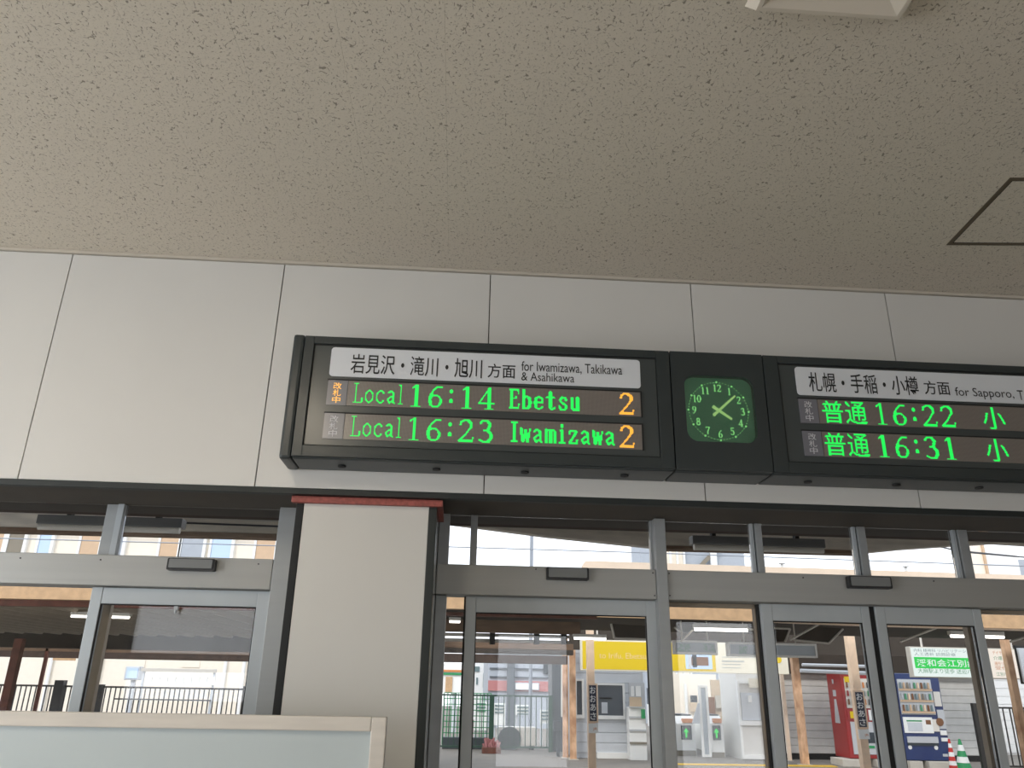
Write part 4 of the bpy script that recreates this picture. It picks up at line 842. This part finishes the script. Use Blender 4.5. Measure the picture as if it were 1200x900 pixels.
for a in (700, 905): p = at(a, 752, YS+.08); build('hanger', MB().cyl((p.x, YS+.08, z1), (p.x, YS+.08, at(880, 727, YS).z), .02, 8), 'conduit', t)
def hang_sign(xl, xr, yt, yb, rods, ytop, Y, label, ghost):
    x0, x1, z0, z1 = R4(xl, xr, yt, yb, Y)
    t = thing('hanging_display', label, 'display', ((x0+x1)/2, Y, z0), 'hanging train displays under the canopy')
    build('frame', MB().frame(x0, x1, z0, z1, Y-.02, Y+.1, .03, .03, .03, .03), 'whitep', t, bevel=.004)
    fc = build('screen', MB().box(x0+.03, x1-.03, Y, Y+.09, z0+.03, z1-.03), 'sgrey', t)
    for a, b in ghost:
        r = R4(a, b, yt+4, yb-3.5, Y-.002); mb = MB(); g = np.random.RandomState(int(a)).rand(7, max(3, int((b-a)/1.6))) > .45; dots(mb, g, r[0], r[1], r[2], r[3], Y-.003, .7); build('led_text', mb, 'greenp', fc, kind='stuff')
    for a in rods: p = at(a, yt, Y+.04); build('hanging_rod', MB().cyl((p.x, Y+.04, z1), (p.x, Y+.04, z1+.62), .012, 8), 'conduit', t)
hang_sign(789.5, 840.5, 750.5, 767, (799, 829), 727, 8.6, 'shorter grey train display hanging beside the yellow signboard', ((794, 809), (824, 837)))
hang_sign(853, 957, 753.5, 770, (872, 932), 727, 8.6, 'longer grey train display hanging before the cream signboard half', ((866, 876),))

# backlit hospital signboard
YL = 12.4
x0, x1, z0, z1 = R4(1068, 1192, 759, 795, YL); xm = at(1160, 778, YL).x
t = thing('backlit_signboard', 'glowing green and white clinic signboard hanging above the blue vending machine', 'sign', ((x0+x1)/2, YL, z0))
build('box', MB().box(x0, x1, YL, YL+.14, z0, z1), 'conc', t, bevel=.01)
fw = build('white_face', MB().box(x0+.02, xm-.01, YL-.012, YL-.001, z0+.02, z1-.02), 'swhite', t, label='glowing white face')
gz1 = z0+(z1-z0)*.66; gz0 = z0+(z1-z0)*.30
gb = build('green_band', MB().box(x0+.06, xm-.04, YL-.018, YL-.012, gz0, gz1), 'sgreen', t, label='glowing green band with white characters')
letters('letter', '渓和会江別病院', x0+.1, xm-.08, gz0+.035, gz1-.035, YL-.018, 'swhite', gb, .008)
for zz, a, s in ((.88, .95, '内科 精神科 リハビリテーション科'), (.76, .6, '人工透析 訪問診療')):
    zc_ = z0+(z1-z0)*zz; build('small_print', text_mb(s, x0+.08, x0+.08+(xm-x0-.2)*a, zc_-.03, zc_+.03, YL-.013), 'greyp', fw, kind='stuff')
build('small_print', text_mb('大麻駅より徒歩 送迎バスあり', x0+.1, xm-.1, z0+.08, z0+.17, YL-.013), 'greenp', fw, kind='stuff')
fp = build('cream_face', MB().box(xm+.01, x1-.02, YL-.012, YL-.001, z0+.02, z1-.02), 'spink', t, label='glowing cream face with orange print')
w_ = x1-xm
for zz, s, m in ((.86, 'デイサービス', 'orangep'), (.68, '介護 相談', 'greenp'), (.5, '通所リハビリ', 'orangep'), (.36, '受付中', 'orangep'), (.16, '江別市大麻', 'greenp')):
    zc_ = z0+(z1-z0)*zz; build('small_print', text_mb(s, xm+w_*.15, x1-w_*.15, zc_-.035, zc_+.035, YL-.013), m, fp, kind='stuff')
for a in (1080, 1150, 1185): p = at(a, 757, YL+.07); build('hanger', MB().cyl((p.x, YL+.07, z1), (p.x, YL+.07, z1+.5), .02, 8), 'conduit', t)
t = thing('platform_board', 'white board in a dark frame past the rusty post at the right edge', 'board', (at(1210, 790, 12.4).x, 12.4, at(1210, 800, 12.4).z))
bpx('frame', 1194, 1250, 757, 802, 12.45, .05, 'gasket', t); bpx('panel', 1197, 1248, 760, 800, 12.4, .05, 'panelg', t); p = at(1220, 757, 12.5); build('hanger', MB().cyl(p, p+Vector((0, 0, .5)), .02), 'conduit', t)

# --- ticket gates, office wall, booth
def gate(xl, xr, yt, yb, Y, label):
    x0, x1, z0, z1 = R4(xl, xr, yt, yb, Y); w = (x1-x0)
    t = thing('ticket_gate', label, 'ticket gate', ((x0+x1)/2, Y, 0), 'automatic ticket gates')
    d = MB(); prof = [(Y, 0), (Y+1.3, 0), (Y+1.3, z1-.12), (Y+1.0, z1), (Y+.25, z1), (Y, z1-.18)]
    n = len(prof); v = [(x0, a, b) for a, b in prof]+[(x1, a, b) for a, b in prof]
    d.add(v, [tuple(range(n)), tuple(range(2*n-1, n-1, -1))]+[(i, (i+1) % n, n+(i+1) % n, n+i) for i in range(n)])
    build('cabinet', d, 'whitep', t, bevel=.02)
    build('top_cover', MB().box(x0+.02, x1-.02, Y+.24, Y+1.02, z1, z1+.03), 'darkg', t, bevel=.01)
    build('front_screen', MB().box(x0+w*.25, x1-w*.2, Y-.02, Y, z1-.55, z1-.22), 'darkg', t)
    ar = MB(); cx = (x0+x1)/2; z = z1-.38; ar.prism([(cx-.02, z-.12), (cx+.02, z-.12), (cx+.02, z), (cx+.07, z), (cx, z+.1), (cx-.07, z), (cx-.02, z)], Y-.03, Y-.02); build('arrow', ar, 'sgreen', t, label='glowing green arrow')
    build('card_reader', MB().box(x0+w*.35, x1-w*.1, Y-.03, Y+.1, z1-.16, z1-.06), 'orangep', t, label='orange card reader pad')
    build('kick_plate', MB().box(x0-.005, x1+.005, Y-.008, Y+1.31, 0, .12), 'sidingt', t)
gate(793, 815, 839, 884, 18.2, 'white ticket gate with green arrow beside the main door mullion')
gate(831, 848, 839, 884, 17.75, 'white ticket gate with green arrow beside the beige wall')
t = thing('gate_door', 'white barrier leaf standing open between the two ticket gates', 'gate', (at(827, 893, 17.6).x, 17.6, 0))
x0, x1, z0, z1 = R4(821, 832, 803, 893, 17.6)
build('leaf_frame', MB().frame(x0, x1, .02, z1, 17.6, 17.66, .06, .06, .06, .06), 'whitep', t, bevel=.005); build('leaf_panel', MB().box(x0+.06, x1-.06, 17.62, 17.64, .08, z1-.06), 'frost', t)
build('warning_flap', prism_px([(811, 848), (820, 848), (820, 824), (818, 824)], 17.55, 17.58), 'panelg', t)
t = thing('concourse_wall', 'beige wall with a small framed notice right of the ticket gates', 'wall', (at(855, 888, 18.9).x, 18.9, 0), kind='structure')
bpx('panel', 836, 870, 797, 886, 19.2, .1, 'tanpl', t); bpx('dark_skirting', 846, 869, 880, 887, 19.1, .1, 'gasket', t); bpx('notice_frame', 839, 850, 815, 830, 19.1, .05, 'conc', t); bpx('dark_notice', 830, 838, 817, 840, 19.12, .05, 'brownp', t)
t = thing('concourse_back', 'pale concourse wall with poster and box seen behind the ticket gates', 'wall', (at(810, 880, 21).x, 21, 0), kind='structure')
bpx('panel', 786, 842, 790, 882, 21, .1, 'creamwall', t); bpx('poster', 809, 817, 823, 834, 20.9, .05, 'tanpl', t); bpx('dark_box', 810, 817, 815, 823, 20.9, .08, 'darkg', t); bpx('window_light', 803, 806, 801, 850, 20.9, .05, 'whitep', t)
t = thing('parked_car', 'white and dark car seen through the passage left of the ticket gates', 'car', (at(795, 845, 26).x, 26, 0))
c0, c1, cz0, cz1 = R4(770, 803, 810, 850, 26)
build('body', MB().prism([(c0, .25), (c1, .25), (c1, .85), (c1-.2, 1.0), (c0, 1.05)], 26, 27.6), 'whitep', t, bevel=.05); build('cabin', MB().prism([(c0, 1.0), (c1-.3, 1.0), (c1-.8, 1.5), (c0, 1.55)], 26.1, 27.5), 'darkg', t)
for x in (c0+.3, c1-.4): build('wheel', MB().cyl((x, 25.98, .3), (x, 26.2, .3), .3, 18), 'gasket', t)
t = thing('staffed_booth', 'grey panelled booth with a shelf window between beige wall and grey siding', 'booth', (at(885, 891, 17.3).x, 17.3, 0))
x0, x1, z0, z1 = R4(866, 902, 797, 891, 17.3)
build('body', MB().box(x0, x1, 17.3, 18.6, 0, z1+.3), 'siding', t); build('frame', MB().frame(x0, x1, .02, z1, 17.24, 17.3, .05, .04, .08, .09), 'whitep', t)
bpx('counter', 867, 901, 845, 850, 17.2, .1, 'whitep', t); bpx('lower_panel', 869, 900, 852, 886, 17.27, .03, 'siding', t); bpx('window', 869, 900, 812, 844, 17.27, .02, 'panelg', t); bpx('notice', 877, 881, 815, 823, 17.22, .03, 'whitep', t); bpx('poster', 878, 892, 795, 806, 17.2, .04, 'signc', t)

# grey siding wall behind the vending machines
YW = 17.6
t = thing('shed_wall', 'grey horizontal board wall behind the vending machines', 'wall', (at(1030, 890, YW).x, YW, 0), kind='structure')
x0, x1 = at(900, 850, YW).x, at(1152, 850, YW).x; zt = at(1000, 793, YW).z
build('core', MB().box(x0, x1, YW+.025, YW+.2, 0, zt+.7), 'siding', t)
s0 = None; ph = .172; nbd = int((zt+.7-.14)/ph)
for i in range(nbd):
    z = .14+ph*i
    if s0 is None: s0 = build('siding_board', MB().box(x0, x1, YW, YW+.025, z, z+ph-.012), 'siding', t, bevel=.005); sc = ORG[s0.name].copy()
    else: copyof(s0, t, (sc.x, sc.y, z))
build('dark_plinth', MB().box(x0, x1, YW+.01, YW+.024, 0, .13), 'gasket', t)
t = thing('neighbour_wall', 'white boarded wall beyond the black railing at the far right', 'wall', (at(1180, 880, 20).x, 20, 0), kind='structure')
x0, x1 = at(1155, 850, 20).x, at(1330, 850, 20).x; build('core', MB().box(x0, x1, 20.03, 20.3, 0, 2.6), 'whitewall', t); s0 = None
for i in range(12):
    z = .05+.21*i
    if s0 is None: s0 = build('siding_board', MB().box(x0, x1, 20, 20.03, z, z+.195), 'whitewall', t, bevel=.005); sc = ORG[s0.name].copy()
    else: copyof(s0, t, (sc.x, sc.y, z))

# --- vending machines
def machine(name, xl, xr, yt, yb, Y, m, label):
    x0, x1, z0, z1 = R4(xl, xr, yt, yb, Y); z0 = .16; z1 = z0+1.83
    t = thing(name, label, 'vending machine', ((x0+x1)/2, Y, z0-.16))
    build('cabinet', MB().box(x0, x1, Y+.04, Y+.75, z0, z1), m, t, bevel=.012)
    dr = build('door', MB().box(x0, x1, Y, Y+.036, z0+.01, z1-.005), m, t, bevel=.008)
    return t, dr, x0, x1, z0, z1
def sub(par, x0, x1, z0, z1, fx0, fx1, fz0, fz1, Y, d, m, name, **k):
    return build(name, MB().box(x0+(x1-x0)*fx0, x0+(x1-x0)*fx1, Y-d, Y-.0005, z0+(z1-z0)*fz0, z0+(z1-z0)*fz1), m, par, **k)
Yr = 15.9
t, dr, x0, x1, z0, z1 = machine('vending_machine', 992, 1036, 807, 892, Yr, 'redm', 'red drinks vending machine with a white bottle outline on its side')
B = (x0, x1, z0, z1)
sub(t, *B, .07, .92, .58, .93, Yr, .02, 'productw', 'display_window', label='white display of drinks'); sub(t, *B, .08, .5, .88, .95, Yr, .026, 'signy', 'top_label')
for r in range(3):
    for c in range(7):
        xx = .12+.11*c; zb_ = .62+.1*r
        cxm = x0+(x1-x0)*xx; cz = z0+(z1-z0)*zb_; build('sample_bottle', MB().cyl((cxm, Yr-.045, cz), (cxm, Yr-.045, cz+.12), .024, 8, .018), ('brownp', 'greyp', 'cgreen', 'redm', 'orangep', 'darkg')[(r*3+c) % 6], t)
sub(t, *B, .05, .45, .44, .56, Yr, .022, 'redm', 'red_label'); sub(t, *B, .12, .36, .46, .54, Yr, .03, 'signy', 'yellow_print')
sub(t, *B, .1, .95, .05, .42, Yr, .02, 'silver', 'lower_panel'); sub(t, *B, .45, .9, .18, .30, Yr, .03, 'darkg', 'delivery_flap'); sub(t, *B, .5, .66, .12, .15, Yr, .03, 'cgreen', 'green_sticker'); sub(t, *B, .62, .9, .44, .56, Yr, .022, 'whitep', 'coin_panel')
xs = x0-.004; mb = MB(); yy = Yr+.42; zz = z0+.72
mb.add([(xs, yy-.13, zz), (xs, yy+.13, zz), (xs, yy+.05, zz+.52), (xs, yy-.05, zz+.52), (xs+.004, yy-.13, zz), (xs+.004, yy+.13, zz), (xs+.004, yy+.05, zz+.52), (xs+.004, yy-.05, zz+.52)], [(0, 1, 2, 3), (7, 6, 5, 4), (0, 4, 5, 1), (1, 5, 6, 2), (2, 6, 7, 3), (3, 7, 4, 0)])
mb.box(xs, xs+.004, yy-.08, yy+.08, zz+.58, zz+.72); mb.box(xs, xs+.004, yy-.02, yy+.06, zz+.86, zz+.96); build('bottle_outline', mb, 'silver', t, label='pale bottle shaped print')
G4 = 'concrete blocks under the vending machines'
def blk(x, Y, w, lb): build('concrete_block', MB().box(x, x+w, Y-.12, Y+.5, 0, .155), 'conc', label=lb, cat='block', group=G4, bevel=.012)
blk(x0-.25, Yr, .55, 'concrete block under the siding side of the red vending machine'); blk(x1-.35, Yr, .4, 'concrete block under the post side of the red vending machine')
Yv = 15.6
t, dr, x0, x1, z0, z1 = machine('vending_machine', 1056, 1109, 812, 892, Yv, 'bluem', 'navy blue drinks vending machine with lit sample shelves beside the cones')
B = (x0, x1, z0, z1)
sub(t, *B, .05, .80, .52, .93, Yv, .02, 'silver', 'display_window', label='grey lit display of drinks')
for r in range(3):
    sub(t, *B, .06, .79, .535+.13*r, .56+.13*r, Yv, .05, 'tanwall', 'price_strip')
    for c in range(9):
        cxm = x0+(x1-x0)*(.1+.078*c); cz = z0+(z1-z0)*(.562+.13*r); build('sample_bottle', MB().cyl((cxm, Yv-.045, cz), (cxm, Yv-.045, cz+.13), .026, 8, .018), ('brownp', 'greyp', 'tanwall', 'sidingt', 'silver', 'greenp', 'tan')[(r*4+c) % 7], t)
pl = sub(t, *B, .06, .70, .31, .49, Yv, .02, 'whitep', 'white_notice'); sub(pl, *B, .14, .46, .33, .43, Yv-.02, .004, 'panelg', 'print'); sub(pl, *B, .13, .47, .44, .455, Yv-.02, .004, 'cgreen', 'print'); sub(pl, *B, .55, .66, .41, .46, Yv-.02, .004, 'brownp', 'print')
sub(t, *B, .70, .83, .33, .47, Yv, .024, 'productw', 'coin_slot'); sub(t, *B, .82, .97, .62, .79, Yv, .022, 'productw', 'bill_slot'); sub(t, *B, .84, .99, .36, .58, Yv, .02, 'silver', 'card_panel')
build('card_reader', MB().cyl((x0+(x1-x0)*.86, Yv-.035, z0+(z1-z0)*.44), (x0+(x1-x0)*.86, Yv-.02, z0+(z1-z0)*.44), .085, 18), 'brownp', t)
sub(t, *B, .84, .98, .29, .345, Yv, .022, 'whitep', 'sticker'); sub(t, *B, .84, .98, .22, .26, Yv, .022, 'whitep', 'sticker')
sub(t, *B, .09, .76, .20, .27, Yv, .03, 'silver', 'delivery_slot'); sub(t, *B, .09, .76, .17, .20, Yv, .02, 'darkg', 'slot_dark_lip')  # dark slate lip below the delivery slot
for fx in (.13, .70): build('round_sticker', MB().cyl((x0+(x1-x0)*fx, Yv-.006, z0+.27), (x0+(x1-x0)*fx, Yv-.0005, z0+.27), .045, 14), 'whitep', t)
sub(t, *B, .82, .93, .05, .08, Yv, .01, 'silver', 'sticker')
blk(x0+.02, Yv, .3, 'concrete block under the stile side of the navy vending machine'); blk(x1-.6, Yv, .6, 'concrete block under the cone side of the navy vending machine')
# cones
def cone(px, py, pyt, Y, r, label, m, bands, grp):
    p = at(px, py, Y); zt = at(px, pyt, Y).z; t = thing('traffic_cone', label, 'cone', (p.x, Y, 0), grp); zt = max(.45, zt)
    build('base', MB().box(p.x-r*1.25, p.x+r*1.25, Y-r*1.25, Y+r*1.25, 0, .03), m, t, bevel=.01); n = len(bands)
    for i, mm in enumerate(bands):
        a, b = i/n, (i+1)/n; f_ = lambda s: r*(1-s)+.02*s
        build('cone_body' if mm == m else 'white_band', MB().cyl((p.x, Y, .03+(zt-.03)*a), (p.x, Y, .03+(zt-.03)*b), f_(a), 16, f_(b)), mm, t, smooth=False)
cone(1129, 895, 866, 15.4, .16, 'green cone with white bands right of the navy vending machine', 'cgreen', ('cgreen', 'whitep', 'cgreen', 'whitep', 'cgreen'), None)
cone(1117, 897, 866, 15.1, .09, 'slim red and white banded cone touching the navy vending machine', 'cred', ('cred', 'whitep', 'cred', 'whitep', 'cred', 'whitep', 'cred'), None)

# --- far roofs and buildings over the canopy, cables
t = thing('grey_house', 'grey blue house with a sloping roof seen through the transom right of the clock', 'building', (at(815, 660, 36).x, 36, 0))
def pb(xl, xr, Y, dep, m, nm, ztop): x0, x1 = at(xl, 652, Y).x, at(xr, 652, Y).x; return build(nm, MB().box(x0, x1, Y, Y+dep, 0, ztop), m, t)
pb(750, 872, 36, 2, 'greywall', 'wall', 9.2)
pb(780, 800, 35.8, .2, 'creamwall', 'white_wall', 9.0)
build('roof_slope', MB().prism([(p.x, p.z) for p in (at(806, 676, 35.7), at(812, 676, 35.7), at(845, 642, 35.7), at(838, 642, 35.7))], 35.7, 35.8), 'sidingt', t)
pb(833, 840, 35.6, .15, 'whitewall', 'pillar', 9.1)
for a in (785, 793, 801): pb(a, a+2, 35.6, .15, 'whitewall', 'column', 9.1)
t = thing('cream_house', 'cream walled house seen through the transom at the right edge', 'building', (at(1147, 665, 34).x, 34, 0))
pb(1137, 1154, 34, 1.0, 'creamwall', 'wall', 8.6)
pb(1153, 1155.5, 33.9, .1, 'tanwall', 'corner_pipe', 8.6)
t = thing('white_house', 'white house with a grey end seen beside the cream house', 'building', (at(1180, 665, 38).x, 38, 0))
pb(1158, 1192, 38, 2, 'whitewall', 'wall', 9.0); pb(1192, 1330, 38.2, 2, 'greywall', 'grey_end', 8.4); pb(1168, 1186, 37.9, .1, 'greywall', 'window_head', 7.0)
G5 = 'small white vent caps on the canopy roof'
for q, lb in (((916, 659), 'small white vent cap on the canopy roof beside the sensor transom mullion'), ((1061, 662.5), 'small white vent cap on the canopy roof farther right along the cream fascia')):
    p = at(*q, 8); fz = at(q[0], q[1]+8, 8).z-.15; t = thing('vent_cap', lb, 'vent', (p.x, 8, fz), G5); build('cap', MB().cyl((p.x, 8, p.z-.02), (p.x, 8, p.z+.03), .05, 12, .03), 'whitep', t); build('stem', MB().cyl((p.x, 8, fz), (p.x, 8, p.z-.02), .02, 8), 'whitep', t)
G6 = 'power lines over the canopy'
for a, b, c, Y, r, m, lb in (((-100, 628), (340, 640), None, 14, .012, 'wirel', 'pale cable crossing before the apartment house'),
    ((500, 613), (765, 626), None, 16, .014, 'wirel', 'upper thin cable in the transom just right of the pillar'),
    ((500, 640), (765, 648), (1330, 668), 16, .014, 'wirel', 'lower thin cable crossing the transoms right of the pillar'),
    ((770, 648), (1330, 668), None, 18, .012, 'wirel', 'faint cable above the cream fascia'),
    ((1060, 632), (1130, 647), (1330, 664), 12, .014, 'wire', 'dark sagging cable near the cream house'),
    ((1130, 646), (1200, 653), (1330, 652), 12.5, .014, 'wire', 'dark curved cable before the white house')):
    P = [at(*a, Y), at(*b, Y)]+([at(*c, Y)] if c else []); build('overhead_cable', MB().tube(P, r, 5), m, label=lb, cat='cable', group=G6)
x = at(623, 640, 20).x; build('utility_pole', MB().cyl((x, 20, 0), (x, 20, 6.6), .05, 8), 'wirel', label='thin pale pole against the white sky right of the pillar', cat='pole')
print('objects', len(bpy.data.objects))
